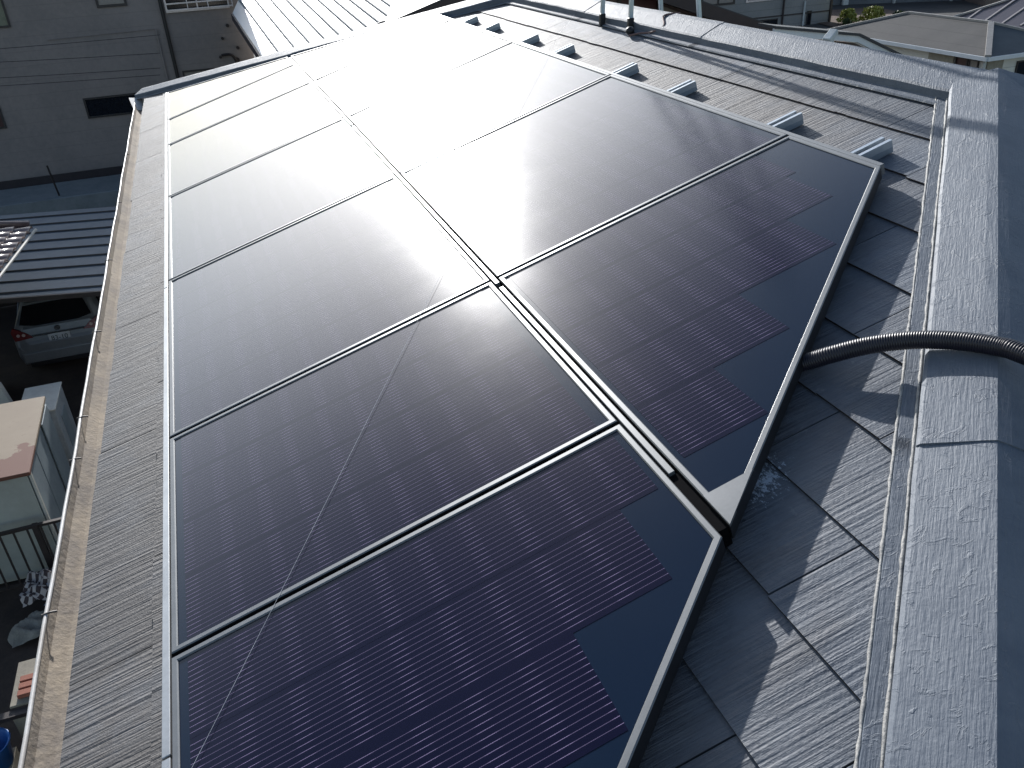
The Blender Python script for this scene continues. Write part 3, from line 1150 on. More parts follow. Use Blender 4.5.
mb.tube([(-.80, YW - .05, -1.9), (-.82, YW - .05, GZ + .3)], .03, 6)
mb.tube([(-.80, YW - .05, -1.9), (-4.2, YW - .05, -1.95)], .012, 6)
mb.build("conduit", M['grey_siding'], gh)
for (x, z, r_) in ((1.3, -2.4, .05), (1.55, -2.0, .06), (1.1, -3.0, .05), (1.65, -3.15, .09), (1.75, -2.75, .06)):
    mb = MB()
    mb.tube([(x, YW - .02, z), (x, YW - .10, z)], r_, 8)
    mb.build("vent_outlet", M['dark_metal'], gh)
mb = MB()
mb.tube(smooth_path([(1.15, YW - .06, -2.95), (1.45, YW - .10, -2.95), (1.6, YW - .10, -3.15), (1.62, YW - .06, -3.5)], 5), .05, 6)
mb.build("bent_pipe", M['dark_metal'], gh)

# cables slung in front of it
WIRES = [((-9.3, 23.1, -1.07), (-.67, 30.5, -1.96), "uppermost thin cable crossing in front of the dark house"), ((-9.4, 23.1, -1.18), (-.80, 30.5, -2.51), "second thin cable crossing in front of the dark house"),
         ((-9.5, 23.1, -1.53), (-.91, 30.5, -2.97), "third thin cable crossing in front of the dark house"), ((-9.6, 23.1, -1.74), (-.97, 30.5, -3.18), "lowest thin cable crossing in front of the dark house")]
for a, b_, lab in WIRES:
    a, b_ = Vector(a), Vector(b_)
    mb = MB()
    mb.tube([a.lerp(b_, i / 12) + Vector((0, 0, -.05 * math.sin(math.pi * i / 12))) for i in range(13)], .008, 5)
    solo(mb, "overhead_cable", M['verge'], lab, "cable", a.lerp(b_, .5), "cables before the dark house")

# low block wall and rod in front of the house
mb = MB()
mb.box((-16, 27.6, GZ), (1.5, 27.75, GZ + .55))
solo(mb, "block_wall", M['concrete'], "low grey concrete block wall behind the carport roof", "wall", (-6, 27.7, GZ))
mb = MB()
mb.tube([(-5.02, 30.1, GZ), (-5.10, 30.1, GZ + 1.05)], .03, 8)
solo(mb, "steel_rod", M['dark_metal'], "thin dark rod standing upright before the dark grey house", "rod", (-5.02, 30.1, GZ))

# ------------------------------------------------------------------ carport, tiled roof, car
cp = thing("carport", "carport with a dark blue grey ribbed metal roof over the grey car", "carport", (-4.0, 17, GZ))
zc = -4.5
yA, yB = 15.0, 20.0
mb = MB()
XL, XR_ = -7.5, -.9
yl, yr, zl, zr = lambda f: 15.55 + 4.6 * f, lambda f: 14.55 + 5.1 * f, lambda f: zc + .17 + .15 * f, lambda f: zc - .14 + .15 * f
mb.hexa([(XL, yl(0), zl(0) - .04), (XR_, yr(0), zr(0) - .04), (XR_, yr(1), zr(1) - .04), (XL, yl(1), zl(1) - .04), (XL, yl(0), zl(0)), (XR_, yr(0), zr(0)), (XR_, yr(1), zr(1)), (XL, yl(1), zl(1))])
cr = mb.build("roof_sheet", M['carport'], cp)
for i in range(9):
    f = (i + .35) / 9
    mb = MB()
    mb.bar((XL, yl(f), zl(f) + .012), (XR_, yr(f), zr(f) + .012), .018, .035)
    mb.build("roof_rib", M['dark_roof'], cr)
mb = MB()
mb.bar((XL, yl(0) - .03, zl(0) - .045), (XR_, yr(0) - .03, zr(0) - .045), .05, .09)
mb.build("edge_beam", M['dark_metal'], cp)
for x, y in ((-6.2, 15.5), (-1.3, 14.8), (-6.2, 19.6), (-1.3, 19.5)):
    mb = MB()
    mb.bar((x, y, GZ), (x, y, zc - .2), .09, .09, (0, 1, 0))
    mb.build("post", M['dark_metal'], cp)
mb = MB()
mb.box((-7.5, yB + .35, GZ), (-.9, yB + .45, zc - .1))
mb.build("back_wall", M['dark_metal'], cp)

tr = thing("tiled_roof", "corner of a glazed brown tile roof, above the carport at the left", "roof", (-5.2, 13, -3.9))
TA, TB = Vector((-3.30, 14.0, -3.42)), Vector((-3.17, 16.3, -3.45))
xr0, xr1 = -8.0, -3.55
y0_, y1_, z0_, z1_ = 13.6, 16.2, -3.78, -3.42


def tz(y):
    return z0_ + (z1_ - z0_) * (y - y0_) / (y1_ - y0_)


def tx(x):
    return z1_ - (x - (xr1 - 1.6)) * .16


rows_ = 12
mb = MB()
for i in range(rows_):
    xb, xa = xr1 - .26 * i, xr1 - .26 * (i + 1) - .03
    n = 90
    ra, rb = [], []
    for j in range(n + 1):
        y = y0_ + (y1_ - y0_) * j / n
        wv = .045 * abs(math.sin(y * math.pi / .30)) ** .7
        sh = .10 * (y - y0_)
        rb.append(Vector((xb + sh, y, tx(xb) + .045 + wv)))
        ra.append(Vector((xa + sh, y, tx(xa) + .005 + wv)))
    mb.grid([[p - Vector((0, 0, .05)) for p in rb], rb, ra], False)
mb.build("tile_courses", M['tile'], tr, smooth=True)
mb = MB()
mb.tube([(xr1 + .02, y0_ - .05, tx(xr1) - .02), (xr1 + .30, y1_, tx(xr1) - .02)], .025, 8)
mb.build("eave_gutter", M['white_panel'], tr)
mb = MB()
mb.tube([(xr0, y1_ + .02, tx(xr0) + .06), (xr1 + .22, y1_ + .02, tx(xr1) + .09)], .07, 10)
mb.build("ridge_tile", M['tile'], tr, smooth=True)
mb = MB()
mb.box((xr0, y0_ + .2, GZ), (xr1 - 1.3, y1_ - .1, tx(xr1) - .06))
mb.build("wall", M['verge'], tr)
mb = MB()
mb.prism([(xr0, y0_ + .02, tx(xr0) - .10), (xr1 - .03, y0_ + .02, tx(xr1) - .10), (xr1 - .03, y0_ + .02, tx(xr1) - .02), (xr0, y0_ + .02, tx(xr0) - .02)], (0, .04, 0))
mb.build("eave_board", M['verge'], tr)

# the parked car, seen from behind
car = thing("parked_car", "grey hatchback car parked under the carport, seen from behind with its number plate", "car", (-3.62, 18.0, GZ))
CX, CY, CW_ = -3.45, 16.05, 1.66      # rear bumper plane at CY


def car_section(y, hw, zlo, zbelt, zroof, rw):
    """half outlines joined: sill, belt, roof"""
    pts = [(-hw * .93, zlo), (-hw, zlo + .18), (-hw, zbelt - .14), (-hw * .965, zbelt), (-rw - .03, zroof - .10), (-rw + .10, zroof), (rw - .10, zroof), (rw + .03, zroof - .10), (hw * .965, zbelt), (hw, zbelt - .14), (hw, zlo + .18), (hw * .93, zlo)]
    return [Vector((CX + x, CY + y, GZ + z)) for x, z in pts]


hw = CW_ / 2
mb = MB()
secs = [(0.0, hw * .93, .30, .62, .68, hw * .80), (.04, hw * .98, .26, .66, .74, hw * .86), (.10, hw, .24, .86, .98, hw * .86), (.16, hw, .22, .93, 1.02, hw * .84), (.42, hw, .22, .97, 1.36, hw * .72),
        (.60, hw, .22, .98, 1.47, hw * .70), (1.4, hw, .22, .97, 1.52, hw * .72), (2.3, hw, .22, .95, 1.46, hw * .70), (2.9, hw, .22, .93, 1.14, hw * .72), (3.05, hw, .22, .92, 1.0, hw * .78), (3.7, hw * .96, .24, .78, .84, hw * .78), (3.85, hw * .85, .30, .55, .60, hw * .7)]
mb.grid([car_section(*s_) for s_ in secs], True, True)
mb.build("body", M['car_paint'], car, bevel=.012, smooth=False, seg=2)


def lerp_sec(i0, i1, f):
    return [a.lerp(b_, f) for a, b_ in zip(car_section(*secs[i0]), car_section(*secs[i1]))]


rw0, rw1 = hw * .80, hw * .66
out = Vector((0, -.012, .012))
def hatch(x, z):
    """a point on the sloping hatch between belt and roof"""
    if z < 1.02:
        f = (z - .74) / .28
        y = .04 + .12 * f
    else:
        f = (z - 1.02) / .34
        y = .16 + .26 * f
    return Vector((CX + x, CY + y - .016, GZ + z + .008))


mb = MB()
top = [hatch(-rw1, 1.35), hatch(0, 1.36), hatch(rw1, 1.35)]
bot = [hatch(-rw0, 1.05), hatch(-rw0 * .6, 1.0), hatch(0, .975), hatch(rw0 * .6, 1.0), hatch(rw0, 1.05)]
mb.face(bot + top[::-1])
mb.build("rear_window", M['car_glass'], car)
for sgn in (-1, 1):
    mb = MB()
    P_ = lambda x, z, d=0: Vector((CX + sgn * x, CY + .02 + max(0, (z - .68)) * .36 + (x - .55) * .16 - .05 - d, GZ + z))
    mb.prism([P_(.46, .82), P_(.80, .78), P_(.845, .95), P_(.80, 1.02), P_(.60, .93)], (0, .05, 0))
    tl = mb.build("tail_lamp", M['car_lamp'], car)
    for xx in (.62, .72):
        mb = MB()
        cc = P_(xx, .885, .004)
        mb.tube([cc, cc + Vector((0, -.012, 0))], .032, 10)
        mb.build("lens", M['lamp_clear'], tl)
mb = MB()
mb.bar((CX - .48, CY + .028, GZ + .845), (CX + .48, CY + .028, GZ + .845), .03, .035)
mb.build("garnish", M['chrome'], car, bevel=.004)
mb = MB()
mb.tube([(CX, CY + .06, GZ + .925), (CX, CY + .045, GZ + .925)], .055, 12)
mb.build("badge", M['chrome'], car)
mb = MB()
mb.box((CX - .20, CY + .012, GZ + .66), (CX + .20, CY + .022, GZ + .83))
plate = mb.build("number_plate", M['plate'], car, bevel=.003)
fc = bpy.data.curves.new("plate_digits", 'FONT')
fc.body = "83-10"
fc.size = .135
fc.align_x = 'CENTER'
fc.extrude = .001
fo = bpy.data.objects.new("plate_digits", fc)
COL.objects.link(fo)
bpy.context.view_layer.update()
fm = bpy.data.meshes.new_from_object(fo.evaluated_get(bpy.context.evaluated_depsgraph_get()))
COL.objects.unlink(fo)
bpy.data.objects.remove(fo)
fm.transform(Matrix.Translation((CX, CY + .0095, GZ + .695)) @ Matrix.Rotation(R(90), 4, 'X'))
fm.transform(ROOT[car.name].inverted())
fm.materials.append(M['ink'])
dg = bpy.data.objects.new("plate_digits", fm)
COL.objects.link(dg)
dg.parent = plate
mb = MB()
mb.box((CX - hw * .9, CY - .035, GZ + .30), (CX + hw * .9, CY + .10, GZ + .52))
mb.build("bumper", M['car_paint'], car, bevel=.03, seg=2)
mb = MB()
mb.box((CX - hw * .8, CY - .02, GZ + .20), (CX + hw * .8, CY + .12, GZ + .298))
mb.build("lower_trim", M['rubber'], car, bevel=.01)
mb = MB()
mb.bar((CX - .50, CY + .40, GZ + 1.415), (CX + .50, CY + .40, GZ + 1.415), .16, .03)
mb.build("spoiler", M['car_paint'], car, bevel=.008)
for sx in (-1, 1):
    for yy in (.72, 3.15):
        mb = MB()
        x0 = CX + sx * (hw - .17)
        mb.tube([(x0, CY + yy, GZ + .30), (x0 + sx * .185, CY + yy, GZ + .30)], .30, 20)
        w_ = mb.build("wheel", M['rubber'], car)
        mb = MB()
        mb.tube([(x0 + sx * .186, CY + yy, GZ + .30), (x0 + sx * .19, CY + yy, GZ + .30)], .19, 14)
        mb.build("rim", M['chrome'], w_)
for sx in (-1, 1):
    mb = MB()
    xo = CX + sx * (hw * .93)
    mb.prism([(xo, CY + .75, GZ + 1.02), (xo, CY + 2.7, GZ + 1.0), (CX + sx * hw * .80, CY + 2.2, GZ + 1.36), (CX + sx * hw * .80, CY + .9, GZ + 1.38)], (sx * .02, 0, .01))
    mb.build("side_window", M['car_glass'], car)

# ------------------------------------------------------------------ yard: shed, boxes, fence, clutter
sh = thing("storage_shed", "grey blue storage cabinet with a rust stained tan top", "shed", (-3.6, 10.4, GZ))
mb = MB()
mb.hexa([(-4.6, 9.45, GZ), (-2.95, 9.40, GZ), (-2.99, 11.44, GZ), (-4.6, 11.5, GZ), (-4.6, 9.45, -4.96), (-2.95, 9.40, -4.96), (-2.99, 11.44, -4.96), (-4.6, 11.5, -4.96)])
mb.build("cabinet", M['shed_front'], sh)
mb = MB()
mb.hexa([(-4.62, 9.36, -4.955), (-2.89, 9.33, -4.955), (-2.94, 11.50, -4.955), (-4.62, 11.55, -4.955), (-4.62, 9.36, -4.90), (-2.89, 9.33, -4.90), (-2.94, 11.50, -4.90), (-4.62, 11.55, -4.90)])
mb.build("top", M['shed_top'], sh, bevel=.008)
for i, (a, b_) in enumerate(((9.42, 10.08), (10.10, 10.76), (10.78, 11.42))):
    mb = MB()
    mb.hexa([(-2.948, a, GZ + .03), (-2.925 - .012 * (i % 2), a, GZ + .03), (-2.94 - .012 * (i % 2), b_, GZ + .03), (-2.965, b_, GZ + .03),
             (-2.948, a, -5.0), (-2.925 - .012 * (i % 2), a, -5.0), (-2.94 - .012 * (i % 2), b_, -5.0), (-2.965, b_, -5.0)])
    mb.build("side_panel", M['shed_side'], sh, bevel=.004)
mb = MB()
mb.box((-2.93, 9.40, GZ), (-2.90, 9.45, -4.97))
mb.build("corner_post", M['white_panel'], sh)

bx_ = thing("meter_box", "small pale grey box behind the tan topped shed", "box", (-3.3, 12.6, GZ))
mb = MB()
mb.box((-3.55, 12.05, GZ), (-3.02, 13.0, -5.45))
mb.build("case", M['grey_box'], bx_, bevel=.01)
mb = MB()
mb.box((-3.57, 12.03, -5.45), (-3.0, 13.02, -5.42))
mb.build("lid", M['white_panel'], bx_, bevel=.008)
mb = MB()
mb.box((-3.018, 12.3, -6.3), (-3.008, 12.7, -5.7))
mb.build("door", M['shed_side'], bx_)

mb = MB()
mb.hexa([(-6.5, 13.3, GZ), (-3.75, 13.15, GZ), (-3.75, 13.3, GZ), (-6.5, 13.45, GZ), (-6.5, 13.3, -5.15), (-3.95, 13.15, -5.35), (-3.95, 13.3, -5.35), (-6.5, 13.45, -5.15)])
solo(mb, "garden_wall", M['white_panel'], "dirty white garden wall left of the parked car", "wall", (-5, 13.3, GZ))

fn = thing("railing", "dark metal railing with thin balusters in front of the shed", "railing", (-3.5, 8.9, GZ))
rz, ry = -5.62, 9.12
mb = MB()
mb.bar((-5.2, ry, rz), (-2.3, ry + .05, rz), .05, .04)
mb.bar((-5.2, ry, GZ + .10), (-2.3, ry + .05, GZ + .10), .04, .03)
mb.build("hand_rail", M['dark_metal'], fn)
mb = MB()
for x in (-3.02,):
    mb.bar((x, ry + .03, GZ - .02), (x, ry + .03, rz + .03), .07, .07, (0, 1, 0))
mb.build("rail_post", M['dark_metal'], fn)
for i in range(17):
    x = -5.1 + i * .165
    if abs(x + 3.02) < .06:
        continue
    mb = MB()
    mb.bar((x, ry + .02, GZ + .10), (x, ry + .02, rz), .022, .022, (0, 1, 0))
    mb.build("baluster", M['dark_metal'], fn)


def heap(name, mat, c, size, label, cat, seed, drape=.5):
    """crumpled cloth lying in a heap"""
    r_ = random.Random(seed)
    n = 14
    rings = []
    ph = [r_.uniform(0, 6.28) for _ in range(6)]
    mb = MB()
    for i in range(n + 1):
        row = []
        for j in range(n + 1):
            a, b_ = i / n * 2 - 1, j / n * 2 - 1
            edge = max(0, 1 - (a * a + b_ * b_) * .72)
            z = size[2] * (edge ** .6) * (.6 + .25 * math.sin(5 * a + ph[0]) * math.cos(4 * b_ + ph[1]) + .25 * math.sin(9 * (a + b_) + ph[2])) + .01
            row.append(Vector((c[0] + a * size[0] + .07 * size[0] * math.sin(6 * b_ + ph[3]), c[1] + b_ * size[1] + .07 * size[1] * math.sin(7 * a + ph[4]), c[2] + max(.005, z))))
        rings.append(row)
    mb.grid(rings, False)
    return solo(mb, name, mat, label, cat, c, smooth=True)


heap("cloth", M['plaid'], (-2.98, 9.0 - .25, GZ + .25), (.34, .30, .28), "brown and white plaid cloth bundled in front of the railing", "cloth", 4)
heap("cloth", M['cloth_blue'], (-2.80, 8.62, GZ + .22), (.25, .2, .26), "pale blue cloth folded beside the plaid bundle", "cloth", 9)
heap("tarp", M['tarp'], (-3.05, 8.25, GZ), (.42, .22, .25), "crumpled grey tarp lying on the dark ground of the alley", "tarp", 12)
mb = MB()
mb.box((-2.72, 8.0, GZ - .01), (-2.62, 8.08, GZ + .05))
solo(mb, "white_scrap", M['white_panel'], "tiny white scrap on the dark alley ground near the grey tarp", "scrap", (-2.7, 8.0, GZ), bevel=.01)
for i, (x, y, w_, d_, h_) in enumerate(((-2.75, 11.9, .16, .14, .2), (-2.6, 11.4, .2, .15, .15), (-2.45, 11.6, .14, .14, .25), (-2.55, 10.9, .2, .2, .12))):
    rr_ = random.Random(40 + i)
    mb = MB()
    rings = []
    for k_ in range(5):
        f = k_ / 4
        rad_ = (w_ * (.9 - .3 * f * f))
        rings.append([Vector((x + rad_ * math.cos(q) * rr_.uniform(.8, 1.1), y + d_ * (.95 - .3 * f) * math.sin(q), GZ - .045 + h_ * f)) for q in [2 * math.pi * j / 9 for j in range(9)]])
    mb.grid(rings, True, True)
    solo(mb, "flower_pot", [M['rubber'], M['brown_wall'], M['brick'], M['soil']][i],
         ["black pot close behind the tan topped shed", "brown pot on the dark ground beside the shed", "brown block coloured pot farthest right beside the shed", "dark soil coloured tub beside the shed's middle panel"][i], "pot", (x, y, GZ - .045), "pots beside the shed")

# bottom left: pale board, bricks, planks, blue tub, low fence
zb = -6.0
pl = thing("garden_bench", "pale wooden bench with slatted front in the lower left corner of the alley", "bench", (-2.85, 6.5, GZ))
mb = MB()
mb.box((-3.06, 6.38, zb - .03), (-2.35, 7.05, zb))
mb.build("bench_top", M['wood'], pl, bevel=.006)
for i in range(4):
    mb = MB()
    x = -3.05 + i * .19
    mb.box((x, 6.30, GZ - .04), (x + .13, 6.35, zb - .09))
    mb.build("slat", M['wood'], pl, bevel=.004)
mb = MB()
mb.box((-3.7, 6.27, zb - .085), (-2.3, 6.36, zb - .035))
mb.build("front_rail", M['dark_metal'], pl)
for i in range(3):
    mb = MB()
    y = 6.46 + i * .105
    mb.box((-2.985, y, zb), (-2.80, y + .085, zb + .055))
    solo(mb, "brick", M['brick_red'], ["red brick on the bench, nearest the slatted front", "red brick in the middle of the three on the bench", "red brick on the bench, farthest from the slatted front"][i], "brick", (-2.89, y + .04, zb), "bricks on the bench", bevel=.006)
tub = thing("plastic_tub", "blue plastic tub at the left picture edge beside the bench", "tub", (-3.28, 6.1, GZ))
mb = MB()
rings = []
for f, rr_ in ((0, .16), (.28, .20), (.30, .22), (.31, .215), (.29, .19), (.04, .15)):
    rings.append([Vector((-3.28 + rr_ * math.cos(q), 6.1 + rr_ * math.sin(q), GZ - .04 + f + .18)) for q in [2 * math.pi * j / 20 for j in range(20)]])
mb.grid(rings, True, True)
mb.build("bowl", M['blue_plastic'], tub, smooth=True)
mb = MB()
mb.box((-3.44, 5.94, GZ - .045), (-3.12, 6.26, GZ + .135))
mb.build("base", M['wood'], tub)

# ------------------------------------------------------------------ sunlit metal roof (top centre)
wr = thing("metal_roof_house", "low house with a glaring white seamed metal roof beyond the far hip", "house", (4.5, 25, GZ))
A_, B_ = Vector((1.85, 22.0, -1.83)), Vector((1.61, 27.6, -1.25))
ex_, ey_ = Vector((1, .045, 0)), (B_ - A_)
mb = MB()
nrm = ex_.cross(ey_).normalized()
q = [A_, A_ + ex_ * 8, A_ + ex_ * 8 + ey_ * 1.9, A_ + ex_ * 1.1 + ey_ * 1.9, B_]
mb.prism([p - nrm * .08 for p in q], nrm * .08)
rs = mb.build("roof_sheet", M['white_sheet'], wr)
for i in range(1, 17):
    mb = MB()
    a = A_ + ex_ * (i * .46) + nrm * .012
    top_f = 1.0 + min(1.0, (i * .46) / 1.1) * .9
    mb.bar(a, a + ey_ * top_f, .05, .05, nrm)
    mb.build("standing_seam", M['concrete'], rs)
mb = MB()
mb.bar(A_ - ex_ * .03 - nrm * .1, B_ - ex_ * .03 - nrm * .1, .05, .2, nrm)
mb.build("verge", M['verge'], wr)
mb = MB()
mb.hexa([(2.1, 22.4, GZ), (9.6, 22.6, GZ), (9.6, 32, GZ), (2.3, 31.5, GZ), (2.1, 22.4, -1.95), (9.6, 22.6, -1.95), (9.6, 32, -1.05), (2.3, 31.5, -1.05)])
mb.build("wall", M['render_wall'], wr)
mb = MB()
mb.tube(smooth_path([(3.62, 15.8, -1.1), (3.62, 15.8, -.78), (3.75, 15.75, -.66), (3.88, 15.7, -.72)], 5), .07, 10)
solo(mb, "vent_pipe", M['dark_roof'], "short dark bent vent pipe beyond the far hip before the white roof", "pipe", (3.62, 15.8, -1.1), smooth=True)

# ------------------------------------------------------------------ brown gabled house behind the ridge
YG = 13.5
bh = thing("gable_house", "brown gabled house with dark verges right behind the ridge", "house", (6.8, 17, GZ))
gl = [(3.25, -.42 + .0), (6.2, .44), (11.2, -1.30)]
mb = MB()
poly = [(3.75, YG, GZ), (10.7, YG, GZ), (10.7, YG, -1.28), (6.2, YG, .30), (3.75, YG, -.45)]
mb.prism(poly, (0, 1.2, 0))
mb.prism([(p[0] if p[0] > 5 else 6.0, YG + 1.2, p[2] if p[0] > 5 or p[2] < -2 else .2) for p in poly], (0, 5.3, 0))
mb.build("wall", M['brown_wall'], bh)
for (a, b_) in ((gl[0], gl[1]), (gl[2], gl[1])):
    a3, b3 = Vector((a[0], YG - .45, a[1])), Vector((b_[0], YG - .45, b_[1]))
    d = (b3 - a3).normalized()
    nn = Vector((-d.z, 0, d.x))
    if nn.z < 0:
        nn = -nn
    mb = MB()
    cut = 2.3 if a is gl[0] else 0.0       # the far eave corner is cut back
    e3 = a3.lerp(b3, cut / 2.95) if cut else a3
    up_ = Vector((0, 7.4, 0))
    mb.hexa([a3, b3, b3 + up_, e3 + up_, a3 + nn * .07, b3 + nn * .07, b3 + up_ + nn * .07, e3 + up_ + nn * .07])
    rf = mb.build("roof_slope", M['dark_roof'], bh)
    mb = MB()
    mb.prism([a3 - nn * .16 - Vector((0, .03, 0)), b3 - nn * .16 - Vector((0, .03, 0)), b3 + nn * .05 - Vector((0, .03, 0)), a3 + nn * .05 - Vector((0, .03, 0))], (0, .06, 0))
    mb.build("verge_board", M['verge'], rf)
window(bh, (7.55, YG, -.95), X, Z, .85, .75, O, M['door_red'], M['window_frame'], .05)
window(bh, (5.2, YG, -1.2), X, Z, 1.0, .9, O, M['window_dark'], M['window_frame'], .05)
mb = MB()
mb.prism([(8.35, YG - .03, -.95), (9.75, YG - .03, -1.05), (8.35, YG - .03, -.50)], (0, .026, 0))
mb.build("pale_patch", M['tan_wall'], bh)

ax_ = thing("annex_house", "flat topped brown house with a white bent fascia behind the ridge", "house", (11, 12, GZ))
YX = 11.0
mb = MB()
mb.prism([(9.2, YX, GZ), (12.2, YX, GZ), (12.2, YX, -1.75), (11.95, YX, -1.62), (10.78, YX, -1.12), (9.2, YX, -.86)], (0, .45, 0))
mb.build("wall", M['brown_wall'], ax_)
for (a, b_) in (((9.1, -.74), (10.78, -1.00)), ((10.78, -1.00), (12.1, -1.58))):
    mb = MB()
    p_, q_ = Vector((a[0], YX - .06, a[1])), Vector((b_[0], YX - .06, b_[1]))
    mb.prism([p_, q_, q_ - Vector((0, 0, .10)), p_ - Vector((0, 0, .10))], (0, .05, 0))
    fa_ = mb.build("white_fascia", M['white_trim'], ax_)
    mb = MB()
    mb.prism([p_ + Vector((0, -.03, .002)), q_ + Vector((0, -.03, .002)), q_ + Vector((0, -.03, .045)), p_ + Vector((0, -.03, .045))], (0, .5, 0))
    mb.build("roof_edge", M['dark_roof'], ax_)
pp = thing("vent_post", "white vent post with a slanted cap behind the ridge before the white fascia", "post", (9.55, 10.1, -1.8))
mb = MB()
mb.tube([(9.55, 10.1, -1.9), (9.55, 10.1, -.82)], .045, 10)
mb.build("post", M['white_post'], pp)
mb = MB()
mb.bar((9.43, 10.06, -.86), (9.62, 10.14, -.74), .13, .09)
mb.build("cap", M['white_post'], pp, bevel=.01)
mb = MB()
mb.bar((10.05, 9.35, -1.36), (10.18, 9.35, -1.23), .05, .05)
solo(mb, "white_hook", M['white_post'], "small white hook tip just above the ridge right of the vent post", "hook", (10.05, 9.35, -1.36), bevel=.01)


# ------------------------------------------------------------------ hip roofed houses on the right
def hip_roof(parent, x0, y0, x1, y1, z, rise, mats, names=("roof_slope",) * 4, edge=None):
    w = (x1 - x0) / 2
    a, b_ = Vector((x0 + w, y0 + w, z + rise)), Vector((x0 + w, y1 - w, z + rise))
    c = [Vector(p) for p in ((x0, y0, z), (x1, y0, z), (x1, y1, z), (x0, y1, z))]
    outs = []
    for i, f in enumerate(([c[0], c[1], a], [c[1], c[2], b_, a], [c[2], c[3], b_], [c[3], c[0], a, b_])):
        mb = MB()
        mb.prism(f, (0, 0, -.10))
        outs.append(mb.build(names[i], mats[i], parent))
    return a, b_, c, outs


h1 = thing("hip_roof_house", "single storey cream house with a grey brown shingled hip roof", "house", (29, 27, -7.3))
x0, y0, x1, y1, z = 26.86, 22.94, 31.4, 31.8, -4.4
a, b_, c, _o = hip_roof(h1, x0, y0, x1, y1, z, .72, [M['slate_blue'], M['brown_roof'], M['brown_roof'], M['brown_roof']])
for p_, q_ in ((c[0], a), (c[3], b_), (a, b_), (c[1], a)):
    mb = MB()
    mb.bar(p_ + Vector((0, 0, .03)), q_ + Vector((0, 0, .03)), .20 if p_ is c[0] else .11, .08)
    mb.build("hip_cap", M['hip_grey'], h1)
mb = MB()
mb.box((x0 + .5, y0 + .5, -7.3), (x1 - .5, y1 - .5, z - .05))
mb.build("wall", M['cream'], h1)
mb = MB()
for p_, q_ in ((c[0], c[1]), (c[0], c[3])):
    mb.bar(p_ + Vector((0, 0, -.08)), q_ + Vector((0, 0, -.08)), .12, .14)
mb.build("eave_gutter", M['white_trim'], h1)
OX = (-1, 0, 0)
YN = (0, -1, 0)
mb = MB()
mb.box((x0 + .44, y0 + 1.95, -7.2), (x0 + .495, y0 + 3.2, z - .16))
mb.build("recess", M['beige_wall'], h1)
window(h1, (x0 + .49, y0 + 1.88, -7.2), YN, Z, .62, 2.6, OX, M['door_red'], M['window_frame'], .06, name="door")
window(h1, (x0 + .49, y0 + 1.22, -6.3), YN, Z, .46, 1.65, OX, M['window_tan'], M['window_frame'], .05)
window(h1, (x0 + 2.0, y0 + .49, -6.0), X, Z, .7, 1.2, O, M['window_dark'], M['window_frame'], .05)
mb = MB()
mb.box((x0 + .55, y0 + .44, -7.2), (x0 + 1.3, y0 + .49, z - .2))
mb.build("corner_panel", M['beige_wall'], h1)
mb = MB()
mb.tube([(x0 + .38, y0 + .42, z - .1), (x0 + .38, y0 + .42, -7.2)], .06, 8)
mb.build("downpipe", M['white_post'], h1)

h2 = thing("panel_roof_house", "house with a purple grey hip roof ruled by pale battens at the right edge", "house", (39, 29, -7.3))
x0, y0, x1, y1, z = 34.9, 20.0, 43.5, 33.0, -4.7
a, b_, c, _o = hip_roof(h2, x0, y0, x1, y1, z, 2.1, [M['pv_purple']] * 4)
for p_, q_ in ((c[3], b_), (a, b_), (c[0], a)):
    mb = MB()
    mb.bar(p_ + Vector((0, 0, .03)), q_ + Vector((0, 0, .03)), .16, .08)
    mb.build("hip_cap", M['hip_grey'], h2)
w_ = (x1 - x0) / 2
for i in range(12):
    y = y0 + 1.0 + i * 1.0
    t_ = min(1, (y - y0) / w_, (y1 - y) / w_) * .93
    mb = MB()
    mb.bar((x0 + .1, y, z + .06), (x0 + w_ * t_, y, z + 2.1 * t_ + .04), .09, .05)
    mb.build("batten", M['pv_rail'], h2)
mb = MB()
mb.box((x0 + .5, y0 + .5, -7.3), (x1 - .5, y1 - .5, z - .05))
mb.build("wall", M['cream'], h2)
mb = MB()
mb.bar(c[0] + Vector((0, 0, -.1)), c[3] + Vector((0, 0, -.1)), .14, .16)
mb.build("eave_gutter", M['dark_metal'], h2)

# ------------------------------------------------------------------ far street on the right
g1 = thing("grey_house", "pale grey sided two storey house far behind the ridge", "house", (34, 52, -7.3))
mb = MB()
mb.box((25.0, 48.0, -7.3), (39.9, 56, 0))
mb.build("wall", M['grey_house'], g1)
mb = MB()
mb.bar((39.9, 47.97, -7.3), (39.9, 47.97, 0), .14, .14, (0, 1, 0))
mb.build("corner_trim", M['verge'], g1)
mb = MB()
mb.hexa([(24.5, 47.5, 0), (40.4, 47.5, 0), (40.4, 56.5, 0), (24.5, 56.5, 0), (30, 51, 2.2), (35, 51, 2.2), (35, 53, 2.2), (30, 53, 2.2)])
mb.build("roof", M['dark_roof'], g1)
window(g1, (30.2, 48, -4.95), X, Z, 2.4, 1.5, O, M['window_tan'], M['window_frame'], .12, 1)
window(g1, (33.4, 48, -4.95), X, Z, 2.0, 1.5, O, M['window_dark'], M['silver_frame'], .12, 1)
window(g1, (36.4, 48, -4.7), X, Z, 1.6, 1.0, O, M['window_dark'], M['window_frame'], .12)
window(g1, (38.1, 48, -6.7), X, Z, .35, .9, O, M['window_dark'], M['window_frame'], .05)
window(g1, (34.2, 48, -6.6), X, Z, 1.7, .55, O, M['window_dark'], M['window_frame'], .07)
mb = MB()
mb.tube([(36.2, 47.9, -.5), (36.2, 47.9, -7)], .06, 6)
mb.tube([(33.9, 47.9, -5.9), (33.9, 47.9, -7)], .06, 6)
